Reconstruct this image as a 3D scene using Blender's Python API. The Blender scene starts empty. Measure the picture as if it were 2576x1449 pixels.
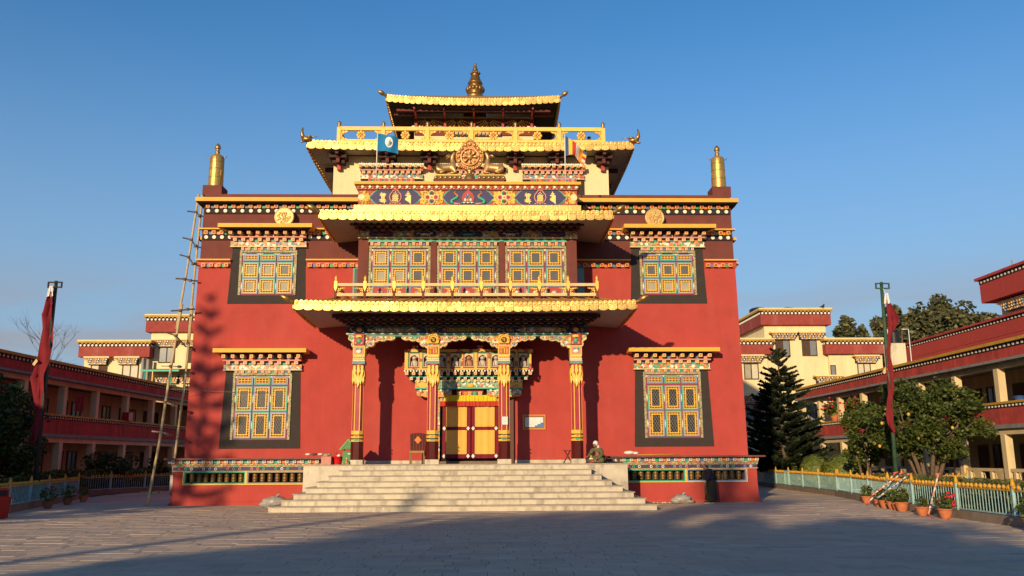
import bpy, math, random
from mathutils import Vector, Matrix
random.seed(11)
R = math.radians
S = bpy.context.scene
COL = S.collection
PI = math.pi
sin, cos = math.sin, math.cos

# ------------------------------------------------------------------ camera, sky, sun, exposure
cam = bpy.data.cameras.new('camera')
camo = bpy.data.objects.new('camera', cam)
COL.objects.link(camo)
yaw, pitch, roll = .0264, .1964, -.0054
fw = Vector((sin(yaw)*cos(pitch), cos(yaw)*cos(pitch), sin(pitch)))
rt = Vector((cos(yaw), -sin(yaw), 0))
up = rt.cross(fw)
r2 = rt*cos(roll) + up*sin(roll)
u2 = up*cos(roll) - rt*sin(roll)
camo.matrix_world = Matrix(((r2.x, u2.x, -fw.x, .905), (r2.y, u2.y, -fw.y, -36.43), (r2.z, u2.z, -fw.z, 1.8), (0, 0, 0, 1)))
cam.sensor_width = 36
cam.lens = 36*2150/2576
cam.clip_start = .1
cam.clip_end = 3000
S.camera = camo

SUN_AZ, SUN_EL = R(22.0), R(13.2)          # direction the light travels (from +Y towards +X) and height
W = bpy.data.worlds.new('World')
S.world = W
W.use_nodes = True
wn = W.node_tree.nodes
wl_ = W.node_tree.links
sky = wn.new('ShaderNodeTexSky')
sky.sky_type = 'NISHITA'
sky.sun_disc = False
sky.sun_elevation = SUN_EL
sky.sun_rotation = SUN_AZ + PI
sky.altitude = 1300
sky.air_density = 1.0
sky.dust_density = .6
sky.ozone_density = 2.0
bg = wn['Background']
bg.inputs[1].default_value = .12
hs = wn.new('ShaderNodeHueSaturation'); hs.inputs['Saturation'].default_value = 1.27; hs.inputs['Value'].default_value = 1.45; hs.inputs['Hue'].default_value = .5
wl_.new(sky.outputs[0], hs.inputs['Color'])
# thin evening haze with faint cloud low over the horizon
tc = wn.new('ShaderNodeTexCoord'); sx = wn.new('ShaderNodeSeparateXYZ'); wl_.new(tc.outputs['Generated'], sx.inputs[0])
def mr_(src, a, b_, lo=0.0, hi=1.0):
    q = wn.new('ShaderNodeMapRange'); q.interpolation_type = 'SMOOTHSTEP'
    for i, v in ((1, a), (2, b_), (3, lo), (4, hi)): q.inputs[i].default_value = v
    wl_.new(src, q.inputs[0]); return q.outputs[0]
def mix_(fac, A, colr):
    q = wn.new('ShaderNodeMix'); q.data_type = 'RGBA'; q.inputs[7].default_value = colr+(1,)
    wl_.new(fac, q.inputs[0]); wl_.new(A, q.inputs[6]); return q.outputs[2]
def mul_(A, B):
    q = wn.new('ShaderNodeMath'); q.operation = 'MULTIPLY'; wl_.new(A, q.inputs[0])
    if isinstance(B, float): q.inputs[1].default_value = B
    else: wl_.new(B, q.inputs[1])
    return q.outputs[0]
mpw = wn.new('ShaderNodeMapping'); mpw.inputs['Scale'].default_value = (1.6, 1.6, 9); wl_.new(tc.outputs['Generated'], mpw.inputs[0])
nzw = wn.new('ShaderNodeTexNoise'); nzw.inputs['Scale'].default_value = 2.1; nzw.inputs['Detail'].default_value = 5; wl_.new(mpw.outputs[0], nzw.inputs['Vector'])
hz = mul_(mr_(sx.outputs[2], .5, .02), .9)
c1 = mix_(hz, hs.outputs[0], (2.3, 3.2, 4.3))
cl = mul_(mul_(mr_(sx.outputs[2], .23, .1), mr_(nzw.outputs[0], .38, .58)), .75)
wl_.new(mix_(cl, c1, (3.0, 2.85, 3.1)), bg.inputs[0])

sun = bpy.data.lights.new('sun', 'SUN')
sun.energy = 4.9
sun.angle = R(.85)
sun.color = (1.0, .76, .45)
suno = bpy.data.objects.new('sun', sun)
COL.objects.link(suno)
sd = Vector((sin(SUN_AZ)*cos(SUN_EL), cos(SUN_AZ)*cos(SUN_EL), -sin(SUN_EL)))
suno.rotation_euler = sd.to_track_quat('-Z', 'Y').to_euler()
suno.location = (-30, -60, 40)
S.view_settings.view_transform = 'Standard'
S.view_settings.look = 'None'
S.view_settings.exposure = 0.0
S.view_settings.gamma = 1
S.view_settings.use_curve_mapping = False

# ------------------------------------------------------------------ materials
MATS = {}
def M(name, col, rough=.75, metal=0.0, var=.12, scale=6.0, bump=0.0, bscale=40.0, stain=None, spec=.35, trans=0.0, streak=0.0):
    if name in MATS: return MATS[name]
    m = bpy.data.materials.new(name); m.use_nodes = True
    n = m.node_tree.nodes; l = m.node_tree.links
    b = n['Principled BSDF']
    b.inputs['Roughness'].default_value = rough
    b.inputs['Metallic'].default_value = metal
    b.inputs['Specular IOR Level'].default_value = spec
    geo = n.new('ShaderNodeNewGeometry')
    src = None
    if var > 0:
        nz = n.new('ShaderNodeTexNoise'); nz.inputs['Scale'].default_value = scale; nz.inputs['Detail'].default_value = 6
        nz.inputs['Roughness'].default_value = .65
        l.new(geo.outputs['Position'], nz.inputs['Vector'])
        mr = n.new('ShaderNodeMapRange'); mr.inputs[1].default_value = .3; mr.inputs[2].default_value = .7
        l.new(nz.outputs['Fac'], mr.inputs[0])
        mx = n.new('ShaderNodeMix'); mx.data_type = 'RGBA'
        mx.inputs[6].default_value = tuple(c*(1-var) for c in col)+(1,)
        mx.inputs[7].default_value = tuple(min(1, c*(1+var)) for c in col)+(1,)
        l.new(mr.outputs[0], mx.inputs[0])
        src = mx.outputs[2]
    if stain:
        scol, amt, ssc = stain[:3]; lo_, hi_ = stain[3:] if len(stain) > 3 else (.5, .78)
        n2 = n.new('ShaderNodeTexNoise'); n2.inputs['Scale'].default_value = ssc; n2.inputs['Detail'].default_value = 8
        n2.inputs['Roughness'].default_value = .7
        mp = n.new('ShaderNodeMapping'); mp.inputs['Scale'].default_value = (1, 1, .35)
        l.new(geo.outputs['Position'], mp.inputs[0]); l.new(mp.outputs[0], n2.inputs['Vector'])
        m2 = n.new('ShaderNodeMapRange'); m2.inputs[1].default_value = lo_; m2.inputs[2].default_value = hi_; m2.inputs[4].default_value = amt
        l.new(n2.outputs['Fac'], m2.inputs[0])
        mx2 = n.new('ShaderNodeMix'); mx2.data_type = 'RGBA'
        mx2.inputs[7].default_value = scol+(1,)
        if src: l.new(src, mx2.inputs[6])
        else: mx2.inputs[6].default_value = col+(1,)
        l.new(m2.outputs[0], mx2.inputs[0])
        src = mx2.outputs[2]
    if streak > 0:          # rain streaks and faded runs down a painted wall
        mp = n.new('ShaderNodeMapping'); mp.inputs['Scale'].default_value = (1.3, 1.3, .12)
        n4 = n.new('ShaderNodeTexNoise'); n4.inputs['Scale'].default_value = 1.4; n4.inputs['Detail'].default_value = 9; n4.inputs['Roughness'].default_value = .7
        l.new(geo.outputs['Position'], mp.inputs[0]); l.new(mp.outputs[0], n4.inputs['Vector'])
        m4 = n.new('ShaderNodeMapRange'); m4.inputs[1].default_value = .35; m4.inputs[2].default_value = .7; m4.inputs[3].default_value = 1+streak*.5; m4.inputs[4].default_value = 1-streak
        l.new(n4.outputs['Fac'], m4.inputs[0])
        hv = n.new('ShaderNodeHueSaturation'); l.new(m4.outputs[0], hv.inputs['Value']); l.new(src, hv.inputs['Color']); src = hv.outputs[0]
    if src: l.new(src, b.inputs['Base Color'])
    else: b.inputs['Base Color'].default_value = col+(1,)
    if bump > 0:
        n3 = n.new('ShaderNodeTexNoise'); n3.inputs['Scale'].default_value = bscale; n3.inputs['Detail'].default_value = 4
        l.new(geo.outputs['Position'], n3.inputs['Vector'])
        bp = n.new('ShaderNodeBump'); bp.inputs['Strength'].default_value = bump; bp.inputs['Distance'].default_value = .02
        l.new(n3.outputs['Fac'], bp.inputs['Height']); l.new(bp.outputs[0], b.inputs['Normal'])
    if trans > 0:
        tr = n.new('ShaderNodeBsdfTranslucent'); ms = n.new('ShaderNodeMixShader'); ms.inputs[0].default_value = trans
        if src: l.new(src, tr.inputs[0])
        else: tr.inputs[0].default_value = col+(1,)
        out = n['Material Output']
        l.new(b.outputs[0], ms.inputs[1]); l.new(tr.outputs[0], ms.inputs[2]); l.new(ms.outputs[0], out.inputs[0])
    MATS[name] = m
    return m

def MP(name, cols, scale=9.0, rough=.6):
    """painted ornament: small cells of flat paint with pale outlines"""
    m = bpy.data.materials.new(name); m.use_nodes = True
    n = m.node_tree.nodes; l = m.node_tree.links
    b = n['Principled BSDF']; b.inputs['Roughness'].default_value = rough
    geo = n.new('ShaderNodeNewGeometry')
    nz = n.new('ShaderNodeTexNoise'); nz.inputs['Scale'].default_value = scale*.7
    l.new(geo.outputs['Position'], nz.inputs['Vector'])
    add = n.new('ShaderNodeVectorMath'); add.operation = 'MULTIPLY_ADD'; add.inputs[1].default_value = (.16, .16, .16)
    l.new(nz.outputs['Color'], add.inputs[0]); l.new(geo.outputs['Position'], add.inputs[2])
    vo = n.new('ShaderNodeTexVoronoi'); vo.inputs['Scale'].default_value = scale
    l.new(add.outputs[0], vo.inputs['Vector'])
    sp = n.new('ShaderNodeSeparateColor'); l.new(vo.outputs['Color'], sp.inputs[0])
    cr = n.new('ShaderNodeValToRGB'); cr.color_ramp.interpolation = 'CONSTANT'
    e = cr.color_ramp.elements
    while len(e) > 1: e.remove(e[0])
    e[0].position = 0; e[0].color = cols[0]+(1,)
    for i, c in enumerate(cols[1:], 1):
        x = e.new(i/len(cols)); x.color = c+(1,)
    l.new(sp.outputs[0], cr.inputs[0])
    v2 = n.new('ShaderNodeTexVoronoi'); v2.feature = 'DISTANCE_TO_EDGE'; v2.inputs['Scale'].default_value = scale
    l.new(add.outputs[0], v2.inputs['Vector'])
    lt = n.new('ShaderNodeMath'); lt.operation = 'LESS_THAN'; lt.inputs[1].default_value = .035
    l.new(v2.outputs['Distance'], lt.inputs[0])
    mx = n.new('ShaderNodeMix'); mx.data_type = 'RGBA'; mx.inputs[7].default_value = (.6, .44, .16, 1)
    l.new(lt.outputs[0], mx.inputs[0]); l.new(cr.outputs[0], mx.inputs[6]); l.new(mx.outputs[2], b.inputs['Base Color'])
    MATS[name] = m
    return m

C_RED, C_ORG, C_GRN, C_BLU = (.42, .05, .04), (.72, .2, .03), (.05, .33, .19), (.11, .19, .36)
C_PNK, C_WHT, C_YEL = (.66, .27, .22), (.8, .76, .66), (.78, .45, .06)
red_wall = M('red_lime_wall', (.42, .058, .046), .9, var=.1, scale=1.1, bump=.3, bscale=30, stain=((.46, .1, .08), .5, .7), streak=.07)
red_band = M('weathered_red_band', (.46, .06, .05), .9, var=.2, scale=3, stain=((.08, .05, .04), .55, .9), streak=.35)
maroon = M('maroon_wall', (.165, .048, .038), .9, var=.14, scale=2, bump=.3, bscale=50, streak=.08)
maroon_gl = M('maroon_gloss_paint', (.085, .012, .01), .22, var=.1)
black_fr = M('black_window_surround', (.042, .033, .029), .9, var=.12, scale=4, bump=.3, bscale=50)
yellow = M('yellow_trim_paint', (.78, .4, .05), .6, var=.08, scale=3)
yellow2 = M('dull_ochre_trim', (.55, .3, .04), .7, var=.2, scale=3, stain=((.2, .12, .04), .5, 1.2))
creamw = M('cream_wall', (.8, .66, .38), .85, var=.05, scale=1.5, stain=((.6, .5, .3), .4, .6), streak=.12)
creamd = M('cream_wing_wall', (.68, .53, .31), .85, var=.08, scale=1.5, stain=((.4, .32, .2), .4, .6), streak=.2)
gold = M('gilded_copper', (.83, .51, .15), .38, .55, var=.16, scale=5, bump=.45, bscale=14, stain=((.55, .3, .06), .4, 1.4))
brass = M('dull_brass', (.62, .4, .15), .5, .5, var=.2, scale=9)
gold_plain = M('gold_paint', (.82, .5, .1), .45, .3, var=.12, scale=6)
gold_roof = M('gilded_roof_sheet', (.55, .32, .09), .5, .5, var=.15, scale=2)
bronze = M('dark_gilt_bronze', (.42, .25, .08), .38, .75, var=.2, scale=7)
bronze2 = M('prayer_wheel_bronze', (.2, .115, .04), .5, .5, var=.3, scale=14)
p_red = M('paint_red', C_RED, .55); p_org = M('paint_orange', C_ORG, .55); p_grn = M('paint_green', C_GRN, .5)
p_blu = M('paint_blue', C_BLU, .55); p_pnk = M('paint_pink', C_PNK, .6); p_wht = M('paint_white', C_WHT, .6)
p_navy = M('paint_navy', (.05, .045, .12), .6, var=.15)
p_yel = M('paint_yellow', C_YEL, .5); p_crm = M('paint_cream', (.8, .66, .34), .6)
p_teal = M('paint_teal', (.055, .4, .29), .5); p_sky = M('paint_pale_blue', (.2, .3, .5), .5)
p_dk = M('paint_dark_recess', (.03, .02, .02), .8)
p_gry = M('paint_grey', (.3, .28, .25), .7)
flor = MP('painted_flower_frieze', [C_GRN, (.3, .12, .1), C_ORG, C_WHT, C_GRN, C_PNK], 9)
flor2 = MP('painted_frieze_pale', [C_PNK, C_WHT, (.3, .4, .3), C_ORG, (.6, .5, .35), C_BLU], 9)
flor3 = MP('painted_frieze_navy', [(.03, .03, .08), (.03, .03, .08), (.05, .25, .25), (.03, .03, .08), C_ORG, C_BLU], 7)
flor4 = MP('painted_gold_relief', [C_RED, C_YEL, C_YEL, (.5, .25, .05), C_GRN], 12)
flor5 = MP('painted_scroll_bracket', [C_RED, C_ORG, C_GRN, C_PNK, C_BLU, C_WHT, C_YEL], 11)
rope = MP('painted_rope_moulding', [(.42,.36,.2), (.1,.08,.05), (.3,.36,.22), (.3,.14,.08), (.16,.24,.15)], 22)
silver = M('silver_grey_carving', (.5, .47, .42), .5, .1, var=.3, scale=12)
soffit = M('grey_soffit', (.4, .36, .32), .8, var=.1)
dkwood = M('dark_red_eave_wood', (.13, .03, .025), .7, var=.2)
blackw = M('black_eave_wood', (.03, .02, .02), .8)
glass = M('dim_glass', (.12, .115, .105), .12, var=.15, scale=2, spec=.6)
glass_dk = M('dark_glass', (.03, .026, .022), .2, var=.2, spec=.5)
curtain_w = M('window_curtain', (.36, .33, .24), .7, var=.15, scale=3)
marble = M('veined_marble', (.54, .465, .35), .45, var=.16, scale=2.5, stain=((.26, .215, .165), .8, 2.6, .5, .64), bump=.15)
marble_t = M('worn_shaded_marble', (.36, .31, .25), .5, var=.25, scale=5, stain=((.2, .17, .14), .8, 2))  # grime tone, darkened further to paint the nosing shadow lines on the treads
pave = [M('paving_stone_%s' % k, c, .85, var=.12, scale=4, bump=.6, bscale=22, stain=((.24, .19, .155), .5, .5)) for k, c in
        (('warm', (.54, .40, .285)), ('grey', (.5, .385, .29)), ('dark', (.45, .345, .255)), ('pale', (.55, .43, .325)), ('mid', (.52, .385, .275)))]
joint = M('paving_joint', (.06, .05, .042), .95, var=.2)
grassm = M('lawn_grass', (.085, .1, .03), .9, var=.4, scale=4, bump=.6)
soil = M('garden_soil', (.08, .06, .04), .95, var=.3)
kerb = M('concrete_kerb', (.22, .17, .13), .9, var=.2, scale=3, stain=((.08, .07, .06), .6, 1.2))
grey_conc = M('grey_slab_edge', (.25, .24, .23), .9, var=.2, stain=((.07, .07, .07), .7, 1.5))
f_blue = M('fence_pale_blue', (.29, .47, .47), .5, var=.2, scale=8, stain=((.2, .15, .1), .3, 4))
leafs = [M('leaf_' + k, c, .5, var=.3, scale=3, trans=.25) for k, c in (('mid', (.095, .12, .022)), ('dark', (.045, .07, .016)), ('light', (.19, .2, .035)))]
pine = M('pine_needles', (.018, .028, .013), .6, var=.35, scale=4)
pine2 = M('pine_needles_tip', (.036, .048, .018), .6, var=.3, scale=4)
bark = M('bark', (.15, .1, .07), .9, var=.3, scale=9, bump=.6)
bare = M('bare_twigs', (.14, .1, .08), .9, var=.2)
terra = M('terracotta', (.5, .16, .065), .8, var=.18, scale=9)
bamboo = M('bamboo', (.5, .36, .18), .6, var=.25, scale=6)
wood_dk = M('dark_wood_rung', (.08, .045, .03), .8, var=.2)
steel_gr = M('green_pole_paint', (.03, .085, .048), .5, var=.2, stain=((.25, .1, .05), .5, 2))
flag_red = M('red_prayer_cloth', (.27, .022, .03), .85, var=.2, scale=3, trans=.3)
white_cloth = M('white_cloth', (.75, .7, .62), .85, var=.1)

# ------------------------------------------------------------------ mesh builder
OFF = {}
class MB:
    def __init__(s): s.v = []; s.f = []; s.m = []; s.mats = []; s.sm = []
    def mi(s, mat):
        if mat not in s.mats: s.mats.append(mat)
        return s.mats.index(mat)
    def add(s, vs, fs, mat, smooth=False):
        o = len(s.v); s.v += vs; k = s.mi(mat)
        for f in fs: s.f.append([i+o for i in f]); s.m.append(k); s.sm.append(smooth)
        return s
    def box(s, x0, x1, y0, y1, z0, z1, mat):
        return s.add([(x0,y0,z0),(x1,y0,z0),(x1,y1,z0),(x0,y1,z0),(x0,y0,z1),(x1,y0,z1),(x1,y1,z1),(x0,y1,z1)],
                     [(0,1,5,4),(1,2,6,5),(2,3,7,6),(3,0,4,7),(4,5,6,7),(3,2,1,0)], mat)
    def fbox(s, cx, cz, w, h, y0, y1, mat): return s.box(cx-w/2, cx+w/2, y0, y1, cz-h/2, cz+h/2, mat)
    def hexa(s, q0, q1, mat):            # two matching quads
        return s.add(list(q0)+list(q1), [(0,1,5,4),(1,2,6,5),(2,3,7,6),(3,0,4,7),(4,5,6,7),(3,2,1,0)], mat)
    def prism(s, poly, y0, y1, mat, side=None):
        n = len(poly)
        s.add([(x,y0,z) for x,z in poly]+[(x,y1,z) for x,z in poly], [tuple(range(n)), tuple(range(2*n-1,n-1,-1))], mat)
        s.add([(x,y0,z) for x,z in poly]+[(x,y1,z) for x,z in poly], [(i,i+n,(i+1)%n+n,(i+1)%n) for i in range(n)], side or mat)
        return s
    def ring(s, x0, x1, z0, z1, t, y0, y1, mat):
        s.box(x0,x1,y0,y1,z0,z0+t,mat); s.box(x0,x1,y0,y1,z1-t,z1,mat)
        s.box(x0,x0+t,y0,y1,z0+t,z1-t,mat); s.box(x1-t,x1,y0,y1,z0+t,z1-t,mat); return s
    def lathe(s, prof, cx, cy, mat, n=16, smooth=True, ax='z', cz=0):
        vs = []
        for r, z in prof:
            for i in range(n):
                a = 2*PI*i/n
                if ax == 'z': vs.append((cx+r*cos(a), cy+r*sin(a), cz+z))
                else: vs.append((cx+r*cos(a), cy+z, cz+r*sin(a)))
        fs = []
        for j in range(len(prof)-1):
            for i in range(n):
                q = (j*n+i, j*n+(i+1)%n, (j+1)*n+(i+1)%n, (j+1)*n+i)
                fs.append(q if ax == 'z' else q[::-1])
        s.add(vs, fs, mat, smooth)
        m = len(prof)
        if prof[0][0] > 1e-4: s.add(vs[:n], [tuple(range(n-1,-1,-1)) if ax=='z' else tuple(range(n))], mat)
        if prof[-1][0] > 1e-4: s.add(vs[(m-1)*n:], [tuple(range(n)) if ax=='z' else tuple(range(n-1,-1,-1))], mat)
        return s
    def disc(s, cx, y0, y1, cz, r, mat, n=12): return s.lathe([(r,y0),(r,y1)], cx, 0, mat, n, False, 'y', cz)
    def ell(s, c, rx, ry, rz, mat, n=10, k=6):
        vs = [(c[0],c[1],c[2]-rz)]; fs = []
        for j in range(1,k):
            t = PI*j/k
            for i in range(n):
                a = 2*PI*i/n; vs.append((c[0]+rx*sin(t)*cos(a), c[1]+ry*sin(t)*sin(a), c[2]-rz*cos(t)))
        vs.append((c[0],c[1],c[2]+rz)); last = len(vs)-1
        for i in range(n):
            fs.append((0, 1+(i+1)%n, 1+i))
            fs.append((last, 1+(k-2)*n+i, 1+(k-2)*n+(i+1)%n))
            for j in range(k-2): fs.append((1+j*n+i, 1+j*n+(i+1)%n, 1+(j+1)*n+(i+1)%n, 1+(j+1)*n+i))
        return s.add(vs, fs, mat, True)
    def tube(s, pts, r, mat, n=6, smooth=True):
        pts = [Vector(p) for p in pts]; m = len(pts)
        rr = r if isinstance(r, (list, tuple)) else [r]*m
        vs = []; prev = None
        for i, p in enumerate(pts):
            d = (pts[min(i+1,m-1)]-pts[max(i-1,0)])
            d = d.normalized() if d.length > 1e-9 else Vector((0,0,1))
            if prev is None:
                a = Vector((0,0,1)) if abs(d.z) < .9 else Vector((1,0,0))
                u = d.cross(a).normalized()
            else:
                u = (prev - d*prev.dot(d))
                u = u.normalized() if u.length > 1e-6 else d.orthogonal().normalized()
            prev = u; w = d.cross(u)
            for k in range(n):
                a = 2*PI*k/n; q = p+(u*cos(a)+w*sin(a))*rr[i]; vs.append(tuple(q))
        fs = [(j*n+i, j*n+(i+1)%n, (j+1)*n+(i+1)%n, (j+1)*n+i) for j in range(m-1) for i in range(n)]
        fs += [tuple(range(n-1,-1,-1)), tuple(range((m-1)*n, m*n))]
        return s.add(vs, fs, mat, smooth)
    def xf(s, mat4, i0=0):
        for i in range(i0, len(s.v)): s.v[i] = tuple(mat4 @ Vector(s.v[i]))
        return s
    def mesh(s, name):
        me = bpy.data.meshes.new(name); me.from_pydata(s.v, [], s.f)
        for m in s.mats: me.materials.append(m)
        me.polygons.foreach_set('material_index', s.m); me.polygons.foreach_set('use_smooth', s.sm)
        me.update(); return me
    def build(s, name, parent=None, label=None, cat=None, group=None, kind=None, base=None):
        """link as ONE object; parts sit relative to their parent"""
        if not s.v: return None
        if base is None:
            lo = [min(v[i] for v in s.v) for i in range(3)]; hi = [max(v[i] for v in s.v) for i in range(3)]
            base = ((lo[0]+hi[0])/2, (lo[1]+hi[1])/2, (lo[2]+hi[2])/2 if parent else lo[2])
        s.v = [(x-base[0], y-base[1], z-base[2]) for x, y, z in s.v]
        o = bpy.data.objects.new(name, s.mesh(name)); COL.objects.link(o)
        place(o, base, parent); tag(o, label, cat, group, kind); return o

def place(o, loc, parent=None):
    OFF[o.name] = Vector(loc)
    if parent is not None:
        o.parent = parent
        o.location = Vector(loc) - OFF[parent.name]
    else: o.location = loc
    return o
def tag(o, label=None, cat=None, group=None, kind=None):
    if label: o['label'] = label
    if cat: o['category'] = cat
    if group: o['group'] = group
    if kind: o['kind'] = kind
    return o
def thing(name, label, cat, loc=(0,0,0), rz=0, group=None, kind=None):
    """Empty at the base; its children are given in the thing's own coordinates"""
    o = bpy.data.objects.new(name, None); COL.objects.link(o); o.empty_display_size = .3
    o.location = loc; o.rotation_euler = (0,0,rz); OFF[o.name] = Vector((0,0,0))
    return tag(o, label, cat, group, kind)
def inst(name, me, loc, parent, rot=None, scl=None):
    o = bpy.data.objects.new(name, me); COL.objects.link(o); place(o, loc, parent)
    if rot: o.rotation_euler = rot
    if scl: o.scale = scl
    return o
def copy_tree(o, parent=None):
    c = o.copy(); COL.objects.link(c); OFF[c.name] = OFF[o.name].copy()
    if parent is not None: c.parent = parent
    for ch in list(o.children): copy_tree(ch, c)
    return c
def skin(name, verts, edges, rad, mat, parent=None, sub=1, root=0, loc=(0,0,0), **kw):
    me = bpy.data.meshes.new(name); me.from_pydata([tuple(v) for v in verts], edges, [])
    o = bpy.data.objects.new(name, me); COL.objects.link(o); me.materials.append(mat)
    md = o.modifiers.new('skin', 'SKIN'); md.use_smooth_shade = True; md.branch_smoothing = .4
    for i, sv in enumerate(me.skin_vertices[0].data):
        r = rad[i]; sv.radius = r if isinstance(r, tuple) else (r, r); sv.use_root = (i == root)
    sb = o.modifiers.new('sub', 'SUBSURF'); sb.levels = sub; sb.render_levels = sub
    place(o, loc, parent); tag(o, **kw); return o

# shared little pieces
_PC = {}
def block_mesh(w, d, h, rim, face):
    k = (w,d,h,rim.name,face.name)
    if k not in _PC:
        b = MB(); b.box(-w/2,w/2,-d,0,-h/2,h/2,rim); t = min(w,h)*.17
        b.box(-w/2+t,w/2-t,-d-.008,-d+.01,-h/2+t,h/2-t,face); _PC[k] = b.mesh('block')
    return _PC[k]
def cube_mesh(w, d, h, mat):
    k = ('c',w,d,h,mat.name)
    if k not in _PC: _PC[k] = MB().box(-w/2,w/2,-d,0,-h/2,h/2,mat).mesh('cube_piece')
    return _PC[k]
def disc_mesh(r, d, mat, n=12):
    k = ('d',r,d,mat.name)
    if k not in _PC: _PC[k] = MB().disc(0,-d,0,0,r,mat,n).mesh('disc_piece')
    return _PC[k]
def lin(a, b, n): return [a+(b-a)*(i+.5)/n for i in range(n)]
CYC = [p_blu, p_pnk, p_grn, p_org]
def block_row(parent, x0, x1, n, z, y, w=.15, d=.12, h=.14, rim=p_yel, face=p_red, name='cornice_block'):
    me = block_mesh(w,d,h,rim,face)
    for x in lin(x0,x1,n): inst(name, me, (x,y,z), parent)
def cube_row(parent, x0, x1, n, z, y, w=.13, d=.06, h=.11, cyc=CYC, name='coloured_cube'):
    for i, x in enumerate(lin(x0,x1,n)): inst(name, cube_mesh(w,d,h,cyc[i%len(cyc)]), (x,y,z), parent)
def dot_row(parent, x0, x1, n, z, y, r=.08, d=.03, name='white_disc', mat=p_wht):
    me = disc_mesh(r,d,mat)
    for x in lin(x0,x1,n): inst(name, me, (x,y,z), parent)

# ================================================================== ground
def paving():
    g = MB().add([(-600,-600,-.012),(600,-600,-.012),(600,900,-.012),(-600,900,-.012)], [(0,1,2,3)], soil)
    g.build('terrain', kind='structure')
    c = MB().box(-24, 24, -60, 40, -.011, -.006, joint).build('courtyard_paving', kind='structure')
    stones = []
    y = -26.0; row = 0
    while y < 24:
        h = random.choice((.3, .36, .42)) if y < -2 else .8
        x = -19.5+random.random()*.6
        while x < 18.5:
            w = random.uniform(.42, .95) if y < -2 else random.uniform(.9, 1.8)
            if not (abs(x+w/2) < 6.2 and y > -5.2) and not (abs(x+w/2) < 11.5 and y > -.5):
                stones.append((x, y, w, h))
            x += w
        y += h
    def put(b, x, y, w, h):
        g = .009; t = max(-.0035, min(.005, random.gauss(0, .0022))); e = [t+random.uniform(-.001, .001) for _ in range(4)]
        mat = random.choices(pave, (4,4,1.6,1.5,4))[0]
        x0, x1, y0, y1 = x+g, x+w-g, y+g, y+h-g
        i = len(b.v)
        b.add([(x0,y0,e[0]),(x1,y0,e[1]),(x1,y1,e[2]),(x0,y1,e[3]),
               (x0-.006,y0-.006,-.008),(x1+.006,y0-.006,-.008),(x1+.006,y1+.006,-.008),(x0-.006,y1+.006,-.008)],
              [(0,1,2,3),(4,5,1,0),(5,6,2,1),(6,7,3,2),(7,4,0,3)], mat)
    vis = [q for q in stones if q[1] < -15.5 and abs(q[0]+q[2]/2-1) < (q[1]+36.4)*.64]
    vis.sort(key=lambda q: q[1]); near = set(vis[:300])
    for q in vis[:300]:
        b = MB(); put(b, *q); b.build('paving_stone', c)
    b = MB()
    for q in stones:
        if q not in near: put(b, *q)
    b.build('paving_stones', c, kind='stuff')
paving()

# ================================================================== temple
T = thing('temple', 'large red monastery temple with gilded tiered roofs and painted porch facing the paved courtyard', 'temple')

def wall_slab(name, prof, mats, y0, y1, parent=T):
    """battered storey block: prof = [(z, halfwidth)]; one material per band"""
    b = MB()
    for (za, wa), (zb, wb), m in zip(prof, prof[1:], mats):
        b.hexa([(-wa,y0,za),(wa,y0,za),(wa,y1,za),(-wa,y1,za)], [(-wb,y0,zb),(wb,y0,zb),(wb,y1,zb),(-wb,y1,zb)], m)
    return b.build(name, parent)
wall_slab('wall', [(0,11.80),(10.02,11.695)], [red_wall], 0, 24)
wall_slab('upper_wall', [(10.02,11.66),(12.98,11.635)], [maroon], .004, 24)
MB().box(-11.64,11.64,.01,24,12.985,13.28,maroon).build('parapet', T)

def cornice(z, xs, y, ledge_w, dots=True, lh=.17, ly=.5, sp=.372, block_h=.15):
    """painted cornice runs: yellow ledge over blocks, cubes and white discs; xs = list of (x0,x1)"""
    for (x0, x1) in xs:
        c = MB().box(x0, x1, y-ly, y+.02, z, z+lh, yellow).build('cornice', T)
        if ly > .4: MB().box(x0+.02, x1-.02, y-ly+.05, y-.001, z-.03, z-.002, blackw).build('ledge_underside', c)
        if dots: MB().box(max(x0,-11.6), min(x1,11.6), y-.05, y, z-.44, z-.2, p_dk).build('discs_band', c)
        else: MB().box(x0+.02, x1-.02, y-.05, y, z-.3, z-.001, p_red).build('back_board', c)
        x0 = max(x0, -11.6); x1 = min(x1, 11.6); n = max(2, round((x1-x0)/sp))
        block_row(c, x0, x1, n, z-.13 if dots else z-.2, y-.05, .16, .14, block_h)
        cube_row(c, x0+sp/2, x1-sp/2, n-1, z-.15 if dots else z-.22, y-.05, .14, .05, .12)
        if dots: dot_row(c, x0, x1, n, z-.32, y-.05, .083, .035)
cornice(12.81, [(-11.86,-4.56),(4.56,11.86)], 0, 11.86)
for sx in (-1, 1):      # the ledges turn the corner and run back along the flanks
    b = MB(); b.box(*sorted((sx*11.62,sx*11.9)), .03, 24, 12.81, 12.98, yellow)
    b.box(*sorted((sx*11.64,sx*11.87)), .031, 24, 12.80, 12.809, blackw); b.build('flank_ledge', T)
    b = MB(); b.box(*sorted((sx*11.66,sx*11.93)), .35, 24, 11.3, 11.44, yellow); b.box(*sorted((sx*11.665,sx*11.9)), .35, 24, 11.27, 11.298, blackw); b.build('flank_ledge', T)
    b = MB(); b.box(*sorted((sx*11.68,sx*11.95)), .3, 24, 10.16, 10.26, yellow); b.build('flank_ledge', T)
cornice(11.62, [(-11.74,-9.9),(-7.5,-4.5),(4.5,7.5),(9.9,11.74)], 0, 0, lh=.06, ly=.22)
cornice(10.24, [(-11.76,-10.3),(-7.06,-4.5),(4.5,7.06),(10.3,11.76)], 0, 0, dots=False, lh=.06, ly=.2, sp=.35)

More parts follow.
